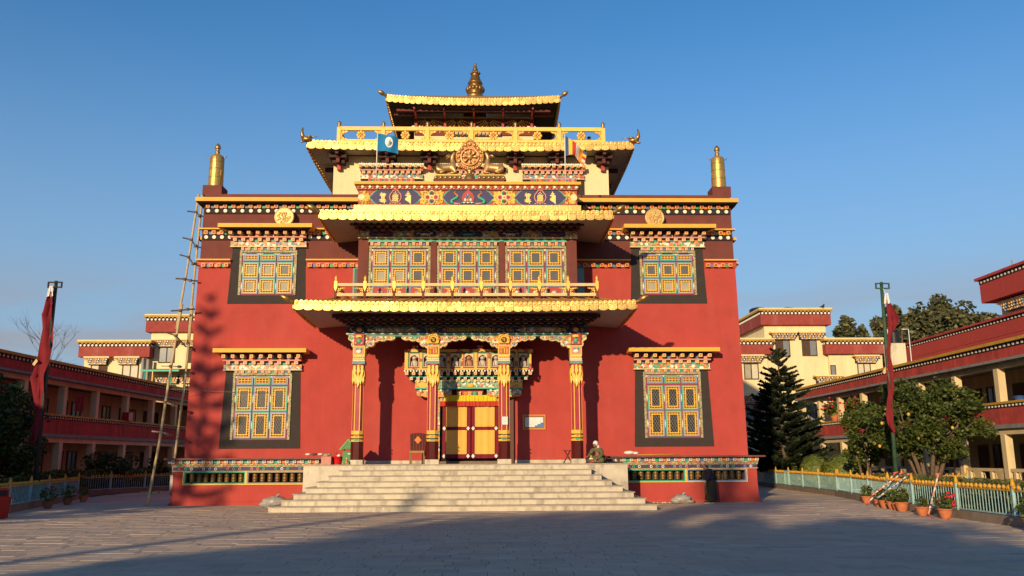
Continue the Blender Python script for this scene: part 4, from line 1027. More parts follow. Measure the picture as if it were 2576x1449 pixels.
# prayer wheels hang in the bays, each turning on its own
wm = MB(); wm.lathe([(.02,0),(.09,.012),(.112,.03),(.104,.05),(.104,.1),(.112,.115),(.112,.15),(.104,.165),(.104,.24),(.112,.255),(.112,.29),(.104,.31),(.105,.335),(.085,.36),(.02,.375)], 0, 0, bronze2, 12)
wm.tube([(0,0,-.05),(0,0,.43)], .012, p_dk, 5)
wme = wm.mesh('prayer_wheel')
for s in (-1, 1):
    for k, (a, c, n) in enumerate(((6.25,8.86,8),(8.94,11.38,8))):
        x0, x1 = sorted((s*a, s*c)); ORD = ('first','second','third','fourth','fifth','sixth','seventh','eighth')
        bay = {(-1,0):'grey-framed bay on the left',(-1,1):'green-framed bay under the left window',(1,0):'green-framed bay on the right',(1,1):'blue-framed bay behind the bowed man'}[(s,k)]
        for q, x in enumerate(lin(x0+.1, x1-.1, n)):
            o = inst('prayer_drum', wme, (x,-.68,.895), None); o.rotation_euler = (0,0,random.uniform(0,6))
            tag(o, '%s bronze prayer wheel from the steps in the %s' % (ORD[q if s > 0 else n-1-q], bay), 'prayer wheel', 'bronze prayer wheels in the plinth bays')
# ---------------------------------------------------------------- marble steps and platform
ST = thing('marble_staircase', 'broad white marble staircase of seven steps up to the temple porch', 'staircase')
for i in range(7):
    hw = 6.74-.328*i; yf = -5.9+.42*i; z1 = .1975*(i+1)
    b = MB(); b.box(-hw+.02, hw-.02, yf+.02, -2.96, .1975*i+(0 if i else -.004), z1-.03, marble); o = b.build('step', ST)
    MB().box(-hw-.025, hw+.025, yf-.025, yf+.44, z1-.03, z1, marble_t).build('tread', o)
    for s in (-1,1): MB().box(*sorted((s*(hw-.36),s*(hw+.025))), yf+.442, -2.962, z1-.031, z1-.0005, marble_t).build('tread', o)
b = MB(); b.box(-6.2, 6.2, -2.955, -.95, 0, 1.55, marble); o = b.build('platform', ST)
MB().box(-6.24, 6.24, -2.99, -.003, 1.551, 1.585, marble_t).build('platform_slab', o)
MB().box(-5.6, 5.6, -.949, -.02, 0, 1.55, marble).build('platform_core', o)
b = MB(); b.box(-5.7,-1.72,-.03,-.001,1.586,1.72,marble); b.box(1.92,5.7,-.03,-.001,1.586,1.72,marble); b.build('skirting', T)

# ================================================================== things on and around the temple
for s in (-1, 1):   # round gilt plaques standing on the window hoods
    cx = -8.03 if s < 0 else 8.15
    b = MB(); b.lathe([(.43,-.32),(.43,-.38),(.38,-.40),(.36,-.385)], cx, 0, brass, 28, True, 'y', 12.13); o = b.build('round_plaque', T)
    b = MB()
    for k in range(40): a = random.uniform(0,6.28); r = .3*random.random()**.5; b.ell((cx+r*cos(a),-.39,12.1+r*sin(a)), random.uniform(.03,.07), .02, random.uniform(.03,.07), brass, 5, 4)
    b.build('plaque_relief', o)
def victory(x, lab):
    t = thing('victory_banner', lab, 'victory banner', (x, .55, 13.281), 0, 'gilded victory banners on the roof corners')
    MB().box(-.42,.42,-.42,.42,0,.45,maroon).build('pedestal', t)
    b = MB(); b.lathe([(.325,.45),(.32,.8),(.312,1.2),(.305,1.6),(.298,1.86),(.27,1.93),(.16,2.0),(.1,2.04)], 0, 0, gold_d, 26); b.build('drum', t)
    b = MB()
    for k in range(8): a = k*PI/4+.2; b.tube([(.318*cos(a),.318*sin(a),.47),(.298*cos(a),.298*sin(a),1.85)], .012, bronze, 4)
    for z, q in ((.9,.318),(1.3,.31),(1.62,.304)): b.lathe([(q,z-.015),(q+.012,z),(q,z+.015)], 0, 0, bronze, 26)
    b.build('drum_band', t)
    b = MB(); b.lathe([(.1,2.02),(.07,2.07),(.11,2.12),(.11,2.16),(.05,2.2),(.12,2.28),(.135,2.36),(.1,2.45),(.04,2.53),(0,2.57)], 0, 0, bronze, 14); b.build('finial', t)
    b = MB()
    for s in (-1,1): b.tube([(s*.24,0,1.86),(s*.38,0,1.87),(s*.43,0,1.94)], [.03,.025,.012], bronze, 6)
    b.build('spout', t)
gold_d = M('gilt_drum',(.6,.36,.1),.38,.65,var=.22,scale=9,bump=.4,bscale=30)
victory(-11.38, 'tall gilded cylinder banner on the roof corner above the bamboo poles')
victory(11.32, 'tall gilded cylinder banner on the roof corner beside the sky above the pine tree')

# wheel and deer on the parapet
MB().box(-1.4, 1.5, -2.35, -1.5, 13.022, 13.22, maroon).build('statue_plinth', T)
D = thing('dharma_wheel', 'gilded eight-spoked wheel in a flaming leaf-shaped halo between two deer', 'wheel statue', (.06,-1.95,13.222))
b = MB(); b.lathe([(.27,0),(.25,.1),(.2,.25),(.12,.32),(.1,.4),(.16,.46),(.1,.52),(.08,.6)], 0, 0, bronze, 14); b.build('pedestal', D)
pol = [(.6*sin(2*PI*k/40)*(1 if cos(2*PI*k/40) < .3 else 1-.42*max(0,cos(2*PI*k/40)-.3)/.7*1.1), 1.12-.0+ (-.62*-1)*0 + (.62*cos(2*PI*k/40) if cos(2*PI*k/40) < 0 else .78*cos(2*PI*k/40)**1.25)) for k in range(40)]
b = MB(); b.prism(pol[::-1], -.03, .08, M('copper_halo',(.48,.2,.08),.42,.6,var=.2)); b.build('halo', D)
wgd = M('wheel_copper_gilt',(.68,.4,.15),.42,.6,var=.2,scale=9)
b = MB()
for k in range(40):
    x, z = pol[k]; b.ell((x*.93,-.05,1.12+(z-1.12)*.93), .05, .035, .05, wgd, 5, 4)
for k in range(11): a = PI*(-.62+1.24*k/10); b.ell((.5*sin(a)*.97,-.06,1.1+.52*cos(a)*(1.08 if abs(a)<.6 else 1)), .075, .06, .08, wgd, 7, 5)
for k in range(60): a = random.uniform(0,6.28); r = random.uniform(.43,.56); b.ell((r*sin(a),-.05,1.1+r*cos(a)), .03, .03, .03, M('copper_gold',(.6,.3,.1),.42,.6), 5, 3)
b.build('halo_scrolls', D)
b = MB(); b.tube([(.37*cos(a),-.08,1.08+.37*sin(a)) for a in [2*PI*k/28 for k in range(29)]], .035, wgd, 6); b.build('wheel_rim', D)
for k in range(8):
    a = PI*k/4+PI/8*0; b = MB(); b.tube([(.1*cos(a),-.08,1.08+.1*sin(a)),(.18*cos(a),-.09,1.08+.18*sin(a)),(.26*cos(a),-.1,1.08+.26*sin(a)),(.35*cos(a),-.08,1.08+.35*sin(a))], [.025,.04,.06,.02], wgd, 6); b.build('spoke', D)
b = MB(); b.lathe([(.12,-.07),(.11,-.12),(.06,-.16),(0,-.17)], 0, 0, wgd, 12, True, 'y', 1.08); b.build('hub', D)
def deer(x, s, lab):
    t = thing('deer_statue', lab, 'deer statue', (x,-1.95,13.222), 0, 'gilded deer beside the wheel')
    b = MB(); b.hexa([(-.62,-.3,0),(.62,-.3,0),(.62,.3,0),(-.62,.3,0)], [(-.52,-.24,.2),(.52,-.24,.2),(.52,.24,.2),(-.52,.24,.2)], bronze); b.box(-.53,.53,-.25,.25,.2,.26,bronze)
    for k in range(6): b.ell((-.5+.2*k,-.28,.1), .085, .04, .07, bronze, 7, 5)
    b.build('lotus_base', t)
    v = [(-.42,0,.56),(-.2,0,.6),(.06,0,.6),(.24,0,.63),(.22,0,.84),(.14,0,1.0),(.16,-.01,1.12),(.27,-.02,1.32),
         (-.42,-.16,.46),(-.12,-.2,.38),(-.38,-.2,.33), (-.42,.16,.46),(-.12,.2,.38),(-.38,.2,.33),
         (.22,-.15,.46),(.34,-.17,.36),(.08,-.18,.33), (.22,.15,.46),(.34,.17,.36),(.08,.18,.33), (-.6,0,.6),(-.7,0,.54)]
    e = [(0,1),(1,2),(2,3),(3,4),(4,5),(5,6),(6,7),(0,8),(8,9),(9,10),(0,11),(11,12),(12,13),(3,14),(14,15),(15,16),(3,17),(17,18),(18,19),(0,20),(20,21)]
    r = [.25,.24,.23,.21,.125,.095,.1,.055,.17,.08,.055,.17,.08,.055,.12,.065,.05,.12,.065,.05,.045,.02]
    v = [(s*a,c,d) for a,c,d in v]
    o = skin('body', v, e, r, gold_br := M('deer_gilt',(.55,.33,.13),.4,.6,var=.15), t, 1, 1)
    b = MB()
    for q in (-.08,.08): b.tube([(s*.1,q*.6,1.12),(s*-.0,q*1.5,1.14),(s*-.13,q*2,1.04)], [.03,.045,.008], gold_br, 6)
    b.build('ear', o)
deer(-.84, 1, 'gilded kneeling deer looking up at the wheel, on the side of the blue flag')
deer(.98, -1, 'gilded kneeling deer looking up at the wheel, on the side of the striped flag')

# flags on the parapet
def flag_mesh(L, H, nx, nz, fold, droop):
    pts = []
    for i in range(nx+1):
        u = i/nx
        for j in range(nz+1):
            v = j/nz
            x = L*u*(1-.1*u); y = .1*sin(u*7+v*1.5)*u**.6; z = -H*v*(1-.12*u)-droop*u**1.4+.04*sin(u*9)*u
            pts.append((x,y,z))
    return pts
def flag(x, ztop, lab, kind):
    y = -2.3
    t = thing('flag', lab, 'flag', (x,y,13.022))
    h = ztop-13.02
    b = MB(); b.tube([(0,0,0),(.06*(1 if x > 0 else 1)*.3,0,h)], .022, M('white_pole',(.75,.72,.66),.5), 6); b.build('pole', t)
    if kind == 'blue':
        L, H, nx, nz = .95, .78, 16, 10; p = flag_mesh(L,H,nx,nz,0,.22); z0 = h-.02
        bl = M('sky_blue_cloth', (.02,.25,.55), .8, var=.12, trans=.25)
        b = MB(); b.add([(a+.03,c,d+z0) for a,c,d in p], [(i*(nz+1)+j,(i+1)*(nz+1)+j,(i+1)*(nz+1)+j+1,i*(nz+1)+j+1) for i in range(nx) for j in range(nz)], bl, True); c_ = b.build('cloth', t)
        b = MB(); n = 14; vs = []
        f = lambda u, v: (L*u*(1-.1*u)+.03, .1*sin(u*7+v*1.5)*u**.6-.012, -H*v*(1-.12*u)-.22*u**1.4+.04*sin(u*9)*u+z0)
        vs = [f(.53,.42)]+[f(.53+.2*cos(2*PI*k/n), .42+.33*sin(2*PI*k/n)) for k in range(n)]
        b.add(vs, [(0,1+k,1+(k+1)%n) for k in range(n)], white_cloth, True); b.build('white_oval', c_)
        b = MB()
        pt = [f(a, c) for a, c in ((.62,.22),(.55,.3),(.52,.42),(.5,.55),(.44,.62),(.47,.66),(.52,.64),(.58,.66),(.6,.5),(.59,.36))]
        b.add([(a,c-.008,d) for a,c,d in pt], [tuple(range(len(pt)))], p_gry); b.build('grey_figure', c_)
    else:
        L, H, nx, nz = .95, .95, 18, 10; z0 = h-.02
        st = [M('flag_blue',(.06,.13,.32),.8,trans=.2), M('flag_yellow',(.8,.6,.05),.8,trans=.2), M('flag_scarlet',(.6,.05,.04),.8,trans=.2), M('flag_white',(.75,.68,.62),.8,trans=.2), M('flag_orange',(.75,.28,.03),.8,trans=.2)]
        b = MB(); vs = []
        for i in range(nx+1):
            u = i/nx
            for j in range(nz+1):
                v = j/nz
                top = -.02-.82*u**1.15; bot = -H-.1*u-.25*u**3+.1*sin(u*5)
                vs.append((.02+L*u*(.98-.18*v*u), .16*sin(u*9+v*1.8)*u**.6, z0+top+(bot-top)*v+.05*sin(u*8+v*3)*u))
        for i in range(nx):
            k = min(5, int(i/3)); 
            for j in range(nz):
                m_ = st[k] if k < 5 else st[(j//2)%5]
                b.add([vs[a] for a in (i*(nz+1)+j,(i+1)*(nz+1)+j,(i+1)*(nz+1)+j+1,i*(nz+1)+j+1)], [(0,1,2,3)], m_)
        b.build('cloth', t)
flag(-3.83, 15.25, 'sky-blue flag with a white oval emblem flying from a thin white pole', 'blue')
flag(4.06, 15.22, 'striped blue, yellow, red, white and orange flag on a thin white pole', 'stripe')
MB().ell((4.06,-2.3,13.06), .1, .1, .05, white_cloth, 8, 5).build('cloth_bundle', None, 'small white cloth knotted at the foot of the striped flag pole', 'cloth')

# door hangings
def cloth_panel(x0, x1, lab):
    t = thing('door_curtain', lab, 'curtain', ((x0+x1)/2, -.36, 1.75), 0, 'yellow door curtains'); w = x1-x0
    yl = M('curtain_amber', (.88,.48,.1), .85, var=.06, trans=.1); mr = M('curtain_maroon', (.2,.012,.03), .85, trans=.1)
    def sheet(nm, a0, a1, z0, z1, m_, dy=0, par=t):
        n = 16; b = MB(); vs = []
        for k in range(n+1):
            x = a0+(a1-a0)*k/n
            for j in range(5):
                z = z0+(z1-z0)*j/4; vs.append((x, dy-.03*sin(x*11+z*.5)*(.4+.6*(2.3-z)/2.3)-.02*sin(x*23), z))
        b.add(vs, [(i*5+j,(i+1)*5+j,(i+1)*5+j+1,i*5+j+1) for i in range(n) for j in range(4)], m_, True); return b.build(nm, par)
    sheet('cloth', -w/2, w/2, .05, 2.25, yl)
    for a, c, d, e, in ((-w/2,-w/2+.13,.05,2.25),(w/2-.16,w/2,.05,2.25),(-w/2+.13,w/2-.16,.05,.22),(-w/2+.13,w/2-.16,1.2,1.34)): sheet('maroon_border', a, c, d, e, mr, -.012)
    for x in (-w/2+.07, w/2-.1):
        for z in (.14, 1.27):
            b = MB(); b.prism([(x-.075,z),(x,z-.09),(x+.075,z),(x,z+.09)], -.075, -.06, white_cloth); b.build('white_diamond', t)
cloth_panel(-1.06, .1, 'yellow door curtain with maroon bands, half in the shade of the column')
cloth_panel(.14, 1.26, 'yellow door curtain with maroon bands beside the column with the paper notice')
t = thing('door_valance', 'pleated yellow and red valance hanging across the top of the doorway', 'valance', (.1,-.44,3.93))
for nm, z0, z1, m_, a in (('yellow_pleats',.2,.46,M('valance_yellow',(.75,.6,.03),.8,trans=.15),1.1),('red_pleats',0,.21,M('valance_red',(.55,.05,.03),.8,trans=.15),1.28)):
    n = 90; b = MB(); vs = []
    for k in range(n+1):
        x = -a+2*a*k/n
        for j in range(3): f = 1-j/2; vs.append((x, -.03-.035*sin(k*1.25+sin(k*.4))*(f*.8+.2)-(.02 if z0==0 else 0), z0+(z1-z0)*j/2))
    b.add(vs, [(i*3+j,(i+1)*3+j,(i+1)*3+j+1,i*3+j+1) for i in range(n) for j in range(2)], m_, True); b.build(nm, t)

# notice board, paper
t = thing('notice_board', 'wooden framed notice board with white sheets on the red porch wall', 'notice board', (2.77,-.004,3.28))
b = MB(); b.ring(-.48,.48,-.31,.31,.05,-.06,0,M('board_wood',(.5,.26,.05),.5)); b.build('frame', t)
MB().box(-.43,.43,-.03,-.001,-.26,.26,M('board_brown',(.3,.12,.05),.7)).build('backing', t)
MB().box(-.38,.38,-.034,-.031,-.2,.2,M('notice_paper',(.72,.72,.7),.6)).build('paper', t)
b = MB(); bl = M('blue_paper',(.08,.18,.4),.6)
for k, (x0, x1) in enumerate(((.02,.14),(.14,.26),(.26,.38))): b.box(x0,x1,-.037,-.0345,-.2,-.2+.06*(k+1),bl)
b.build('blue_sheet', t)
b = MB()
for k in range(9): b.box(-.34,-.34+random.uniform(.3,.5),-.0362,-.0345,.15-k*.035,.154-k*.035,p_gry)
b.build('print_lines', t)
t = thing('paper_notice', 'white paper notice taped to the column right of the door', 'notice', (1.49,-2.33,3.25))
MB().box(-.13,.13,-.012,0,-.17,.17,p_gry).build('card', t); MB().box(-.11,.11,-.016,-.013,-.15,.15,white_cloth).build('sheet', t)
b = MB()
for k in range(4): b.box(-.06,.05,-.018,-.0165,.08-k*.05,.087-k*.05,p_gry)
b.build('print_lines', t)

# chair by the left of the door
t = thing('chair', 'maroon and black striped chair with an orange diamond on its back, standing on the porch', 'chair', (-2.02,-1.2,1.587))
up_ = M('striped_cloth_maroon',(.15,.03,.025),.9); wd = M('chair_wood',(.2,.12,.05),.6)
for x in (-.27,.27):
    MB().box(x-.025,x+.025,.2,.25,0,1.2,wd).build('leg', t); MB().box(x-.025,x+.025,-.25,-.2,0,.44,wd).build('leg', t)
MB().box(-.29,.29,-.27,.25,.44,.52,M('seat_brown_rim',(.35,.18,.04),.6)).build('seat', t)
b = MB(); b.prism([(-.3,.52),(.3,.52),(.33,1.2),(.12,1.24),(-.12,1.24),(-.33,1.2)], .16, .2, up_); bk = b.build('backrest', t)
b = MB()
for x in (-.24,-.12,.0,.12,.24): b.box(x-.02,x+.02,.15,.161,.54,1.19,p_dk)
b.build('black_stripe', bk)
b = MB(); b.prism([(-.14,.95),(0,.8),(.14,.95),(0,1.12)], .135, .149, p_org); b.build('orange_diamond', bk)

# litter bin, bucket, carton
t = thing('litter_bin', 'green metal litter bin with a peaked lid behind the left column', 'bin', (-4.68,-1.75,1.587))
gr = M('bin_green',(.06,.22,.06),.5,var=.15)
MB().box(-.22,.22,-.2,.2,.05,.5,gr).build('body', t)
b = MB(); b.prism([(-.32,.6),(.32,.6),(.0,.95)], -.24, .24, gr); b.prism([(-.36,.58),(-.3,.56),(.0,.93),(.3,.56),(.36,.58),(0,1.0)], -.26, -.241, M('bin_green_rim',(.14,.34,.1),.5)); b.build('lid', t)
b = MB()
for x in (-.19,.19):
    b.box(x-.02,x+.02,-.18,-.14,0,.05,gr); b.box(x-.015,x+.015,.1,.14,0,.05,gr); b.box(x-.015,x+.015,-.02,.02,.5,.6,gr)
b.build('feet', t); MB().box(-.02,.13,-.212,-.201,.39,.43,white_cloth).build('sticker', t)
t = thing('plastic_tub', 'red plastic tub heaped with odds and ends beside the green litter bin', 'tub', (-5.12,-1.8,1.587))
rd = M('red_plastic',(.55,.01,.015),.35)
b = MB(); b.lathe([(.17,0),(.2,.3),(.21,.31),(.19,.31),(.16,.02)], 0, 0, rd, 18); b.build('tub_body', t)
b = MB(); b.ell((.05,0,.34),.08,.07,.06,white_cloth,7,5); b.ell((-.05,.02,.35),.08,.06,.08,rd,7,5); b.tube([(-.05,0,.35),(-.03,0,.47)],[.04,.01],rd,5); b.build('contents', t)
t = thing('carton', 'faded pink cardboard carton with a crumpled top at the left end of the porch', 'carton', (-5.5,-2.0,1.587))
ct = M('pink_cardboard',(.55,.25,.19),.85,var=.12)
MB().box(-.19,.19,-.17,.17,0,.31,ct).build('box', t)
b = MB(); b.ell((-.03,0,.36),.13,.12,.07,M('brown_paper',(.4,.3,.2),.9),7,5); b.ell((.07,.03,.38),.09,.08,.05,M('brown_paper',(.4,.3,.2),.9),7,5); b.build('crumpled_paper', t)
t = thing('bottle', 'small orange bottle on the porch floor in front of the green litter bin', 'bottle', (-4.64,-2.55,1.587))
b = MB(); b.lathe([(.045,0),(.05,.02),(.05,.13),(.02,.18),(.018,.22)], 0, 0, M('orange_drink',(.6,.2,.02),.25), 10); b.build('bottle_body', t)
b = MB(); b.lathe([(.022,.22),(.022,.26)], 0, 0, white_cloth, 8); b.build('cap', t)
for k, x in enumerate((-5.95,-6.2,-6.45)):
    b = MB(); b.ell((x,-1.0,1.99), .12, .1, .05, white_cloth if k != 1 else maroon, 7, 5)
    b.build('folded_cloth', None, ['small white cloth nearest the pink carton on the maroon ledge','folded maroon cloth on the ledge left of the pink carton','small white cloth farthest from the pink carton on the maroon ledge'][k], 'cloth')
b = MB(); b.ell((6.6,-1.0,1.99), .24, .14, .08, white_cloth, 8, 5); b.ell((6.85,-1.0,1.97), .14, .1, .06, white_cloth, 8, 5); b.build('folded_cloth', None, 'white folded cloth on the maroon ledge right of the seated person', 'cloth')
MB().tube([(6.9,-1.15,1.90),(8.6,-1.1,1.92)], .02, yellow2, 5).build('wooden_stick', None, 'thin yellow stick lying on the maroon ledge right of the seated person', 'stick')

# stool by the right column
t = thing('stool', 'dark folding stool on the porch left of the right-hand column', 'stool', (4.02,-1.55,1.587))
dk = M('dark_metal',(.06,.02,.02),.4)
MB().box(-.16,.16,-.14,.14,.48,.51,dk).build('seat', t)
for a, c in ((-.16,.1),(.16,-.1)):
    for y in (-.13,.13): MB().tube([(a,y,0),(c,y,.48)], .012, dk, 5).build('leg', t)
t = thing('low_tray', 'dark low offering tray on short legs behind the seated person', 'tray', (5.75,-1.9,1.587))
MB().box(-.3,.3,-.25,.25,.16,.19,wood_dk).build('tray_top', t)
for x in (-.27,.27):
    for y in (-.2,.2): MB().box(x-.02,x+.02,y-.02,y+.02,0,.16,wood_dk).build('leg', t)
t = thing('paint_can', 'white and red tin in front of the seated person', 'tin', (4.86,-2.45,1.587))
b = MB(); b.lathe([(.09,0),(.09,.05)], 0, 0, rd, 14); b.lathe([(.088,.051),(.088,.2)], 0, 0, white_cloth, 14); b.lathe([(.091,.2),(.091,.22)], 0, 0, rd, 14); b.build('can', t)
b = MB(); b.lathe([(.05,.22),(.06,.3)], 0, 0, yellow2, 10); b.build('cup', t)

# ------------------------------------------------------------------ people
SKIN = M('skin_brown',(.3,.14,.08),.6)
def hand(v, e, r, i0, p, d, side, s=1.0):
    """five bent fingers rooted in the palm vertex i0"""
    d = Vector(d).normalized(); side = Vector(side).normalized(); p = Vector(p)
    for k, (o, L) in enumerate(((-.03,.07),(-.01,.08),(.012,.075),(.03,.058))):
        a = p+d*.05+side*o; c = a+d*L*.5; q = c+d*L*.4+Vector((0,0,-.02))
        n = len(v); v += [a,c,q]; e += [(i0,n),(n,n+1),(n+1,n+2)]; r += [.010,.009,.008]
    n = len(v); v += [p+side*-.045+d*.015, p+side*-.06+d*.05]; e += [(i0,n),(n,n+1)]; r += [.012,.009]
def person_seated():
    t = thing('person', 'person sitting cross-legged on the porch in olive clothes and a white headscarf', 'person', (5.16,-2.3,1.587), R(-35))
    v = [Vector(q) for q in ((0,0,.12),(0,-.02,.28),(0,-.07,.45),(0,-.11,.56),(0,-.17,.62),(0,-.21,.70),(0,-.22,.77),
         (-.1,-.03,.11),(-.32,-.25,.12),(-.05,-.38,.07),(.05,-.4,.05), (.1,-.03,.11),(.32,-.25,.12),(.05,-.33,.07),(-.08,-.36,.05),
         (-.17,-.1,.53),(-.25,-.2,.34),(-.2,-.4,.28),(-.19,-.47,.27), (.17,-.1,.53),(.27,-.17,.33),(.2,-.36,.2),(.18,-.43,.18))]
    e = [(0,1),(1,2),(2,3),(3,4),(4,5),(5,6),(0,7),(7,8),(8,9),(9,10),(0,11),(11,12),(12,13),(13,14),(3,15),(15,16),(16,17),(17,18),(3,19),(19,20),(20,21),(21,22)]
    r = [.1,.09,.1,.06,.05,.08,.07, .08,.06,.045,.04,.08,.06,.045,.04,.05,.045,.035,.03,.06,.045,.035,.03]
    hand(v,e,r,18,v[18],(0,-1,-.3),(1,0,0)); hand(v,e,r,22,v[22],(0,-1,-.3),(-1,0,0))
    o = skin('body', v, e, r, SKIN, t, 1, 0)
    ol = M('olive_cloth',(.11,.105,.05),.9,var=.2,scale=8)
    v2 = v[:4]+[v[15],v[16],v[17],v[19],v[20],v[21]]; e2 = [(0,1),(1,2),(2,3),(3,4),(4,5),(5,6),(3,7),(7,8),(8,9)]
    skin('jacket', v2, e2, [.21,.2,.2,.11,.1,.085,.065,.1,.085,.065], ol, o, 1, 0)
    v3 = [v[0],v[7],v[8],v[9],v[11],v[12],v[13]]; skin('trousers', v3, [(0,1),(1,2),(2,3),(0,4),(4,5),(5,6)], [.2,.15,.12,.08,.15,.12,.08], ol, o, 1, 0)
    b = MB(); b.ell((0,-.19,.755), .105, .115, .115, white_cloth, 12, 8); b.ell((.02,-.1,.62), .09, .07, .13, white_cloth, 8, 6); b.ell((.06,-.02,.52), .06, .05, .1, white_cloth, 8, 5); b.build('headscarf', o)
    b = MB(); b.ell((0,-.29,.69), .06, .035, .07, SKIN, 8, 6); b.ell((0,-.325,.685), .014, .02, .02, SKIN, 6, 4)
    for s in (-1,1): b.ell((s*.027,-.318,.71), .009, .006, .006, p_dk, 5, 4)
    b.ell((0,-.315,.655), .022, .008, .007, M('lip',(.25,.08,.06),.6), 6, 4); b.build('face', o)
person_seated()
def person_standing():
    # leans forward, walking to the left along the wheels: local -x is ahead
    t = thing('person', 'bowed grey-haired man in navy jacket and long dark skirt turning the prayer wheels', 'person', (9.72,-1.62,0)); t.scale = (1.06,)*3
    v = [Vector(q) for q in ((0,0,.78),(-.02,0,.95),(-.07,0,1.12),(-.13,0,1.25),(-.19,0,1.32),(-.24,0,1.38),(-.26,0,1.45),
         (0,.09,.74),(.0,.08,.42),(.05,.08,.08),(-.07,.1,.05), (.02,-.09,.74),(-.03,-.08,.42),(-.06,-.08,.08),(-.2,-.1,.05),
         (-.12,.17,1.23),(-.15,.22,1.0),(-.3,.28,.98),(-.36,.33,1.0), (-.12,-.17,1.23),(-.1,-.22,1.0),(-.22,-.2,.8),(-.25,-.19,.74))]
    e = [(0,1),(1,2),(2,3),(3,4),(4,5),(5,6),(0,7),(7,8),(8,9),(9,10),(0,11),(11,12),(12,13),(13,14),(3,15),(15,16),(16,17),(17,18),(3,19),(19,20),(20,21),(21,22)]
    r = [.1,.09,.1,.06,.05,.085,.07,.07,.05,.04,.035,.07,.05,.04,.035,.05,.045,.035,.03,.06,.045,.035,.03]
    hand(v,e,r,18,v[18],(-.6,.8,0),(0,0,1)); hand(v,e,r,22,v[22],(-.2,0,-1),(1,0,0))
    o = skin('body', v, e, r, SKIN, t, 1, 0)
    nv = M('navy_cloth',(.012,.014,.028),.85,var=.2)
    skin('jacket', [v[0]+Vector((0,0,.02)),v[1],v[2],v[3],v[15],v[16],v[17],v[19],v[20],v[21]], [(0,1),(1,2),(2,3),(3,4),(4,5),(5,6),(3,7),(7,8),(8,9)], [.23,.22,.21,.12,.11,.085,.065,.11,.085,.065], nv, o, 1, 0)
    b = MB(); sk = M('dark_brown_skirt',(.03,.025,.015),.9,var=.2); n = 16; vs = []; pr = [(.86,.17,.02),(.55,.2,.0),(.3,.22,-.0),(.1,.23,.0)]
    for z, rr, ox in pr:
        for i in range(n): a = 2*PI*i/n; k = 1+.07*sin(a*5+z*4); vs.append((ox+rr*k*cos(a), rr*.85*k*sin(a), z))
    b.add(vs, [(j*n+i,j*n+(i+1)%n,(j+1)*n+(i+1)%n,(j+1)*n+i) for j in range(3) for i in range(n)], sk, True); b.build('skirt', o)
    b = MB()
    b.prism([(-.245,.7),(-.19,.7),(-.2,.3),(-.25,.32)], -.12, -.03, M('striped_apron',(.1,.08,.055),.9,var=.4,scale=20)); b.build('apron', o)
    for x, y in ((-.17,-.1),(.02,.1)):
        b = MB(); b.ell((x,y,.045), .15, .05, .045, M('black_shoe',(.02,.02,.02),.6), 9, 6); b.ell((x,y,.015), .155, .055, .015, white_cloth, 9, 4); b.build('shoe', o)
    b = MB(); b.ell((-.245,0,1.47), .1, .085, .075, M('grey_hair',(.42,.38,.34),.9), 10, 6); b.build('hair', o)
    b = MB(); b.ell((-.335,0,1.41), .02, .014, .02, SKIN, 6, 4)
    for s in (-1,1): b.ell((-.325,s*.03,1.435), .006, .009, .006, p_dk, 5, 4); b.ell((-.24,s*.088,1.41), .02, .012, .03, SKIN, 6, 4)
    b.ell((-.325,0,1.365), .008, .022, .007, M('lip',(.25,.08,.06),.6), 6, 4); b.build('face', o)
person_standing()
def person_roof():
    t = thing('person', 'person resting behind the yellow terrace rail near the striped flag, only head and shoulders showing', 'person', (5.9,4.4,17.25), R(20))
    v = [Vector(q) for q in ((0,0,-.1),(0,-.02,.06),(0,-.05,.18),(0,-.06,.26),(0,-.07,.36),(-.19,-.05,.15),(-.25,-.1,-.02),(-.18,-.25,-.05),(.19,-.05,.15),(.25,-.1,-.02),(.18,-.25,-.05))]
    e = [(0,1),(1,2),(2,3),(3,4),(2,5),(5,6),(6,7),(2,8),(8,9),(9,10)]; r = [.15,.15,.08,.06,.09,.065,.05,.04,.065,.05,.04]
    hand(v,e,r,7,v[7],(.5,-1,0),(0,0,1)); hand(v,e,r,10,v[10],(-.5,-1,0),(0,0,1))
    o = skin('body', v, e, r, SKIN, t, 1, 0)
    skin('shirt', [v[0],v[1],v[2],v[5],v[6],v[8],v[9]], [(0,1),(1,2),(2,3),(3,4),(2,5),(5,6)], [.19,.19,.11,.09,.07,.09,.07], M('dark_shirt',(.02,.02,.03),.9), o, 1, 0)
    MB().ell((0,-.05,.40), .1, .11, .08, M('dark_hair',(.02,.015,.012),.7), 9, 6).build('hair', o)
    b = MB(); b.ell((0,-.17,.34), .015, .02, .02, SKIN, 6, 4)
    for s in (-1,1): b.ell((s*.03,-.165,.37), .01, .006, .006, p_dk, 5, 4)
    b.build('face', o)
person_roof()

# ------------------------------------------------------------------ plastic sacks, bamboo ladder, pilaster cloth
plast = M('clear_plastic_sack',(.5,.46,.42),.25,var=.25,scale=9,trans=.35)
def sack(x, y, w, h, lab, seed):
    random.seed(seed); b = MB(); b.ell((x,y,h*.42), w*.5, w*.34, h*.42, plast, 14, 9)
    b.ell((x-w*.3,y-.05,h*.25), w*.3, w*.24, h*.26, plast, 10, 7); b.ell((x+w*.32,y,h*.2), w*.34, w*.22, h*.2, plast, 10, 7)
    for i, q in enumerate(b.v): b.v[i] = (q[0]+random.gauss(0,.025), q[1]+random.gauss(0,.025), max(0.001, q[2]+random.gauss(0,.02)))
    b.tube([(x+.05,y,h*.75),(x+.1,y-.02,h*.98),(x+.17,y,h)], [.06,.03,.05], plast, 7); b.build('plastic_sack', None, lab, 'plastic sack', 'plastic sacks against the plinth', base=(x,y,0))
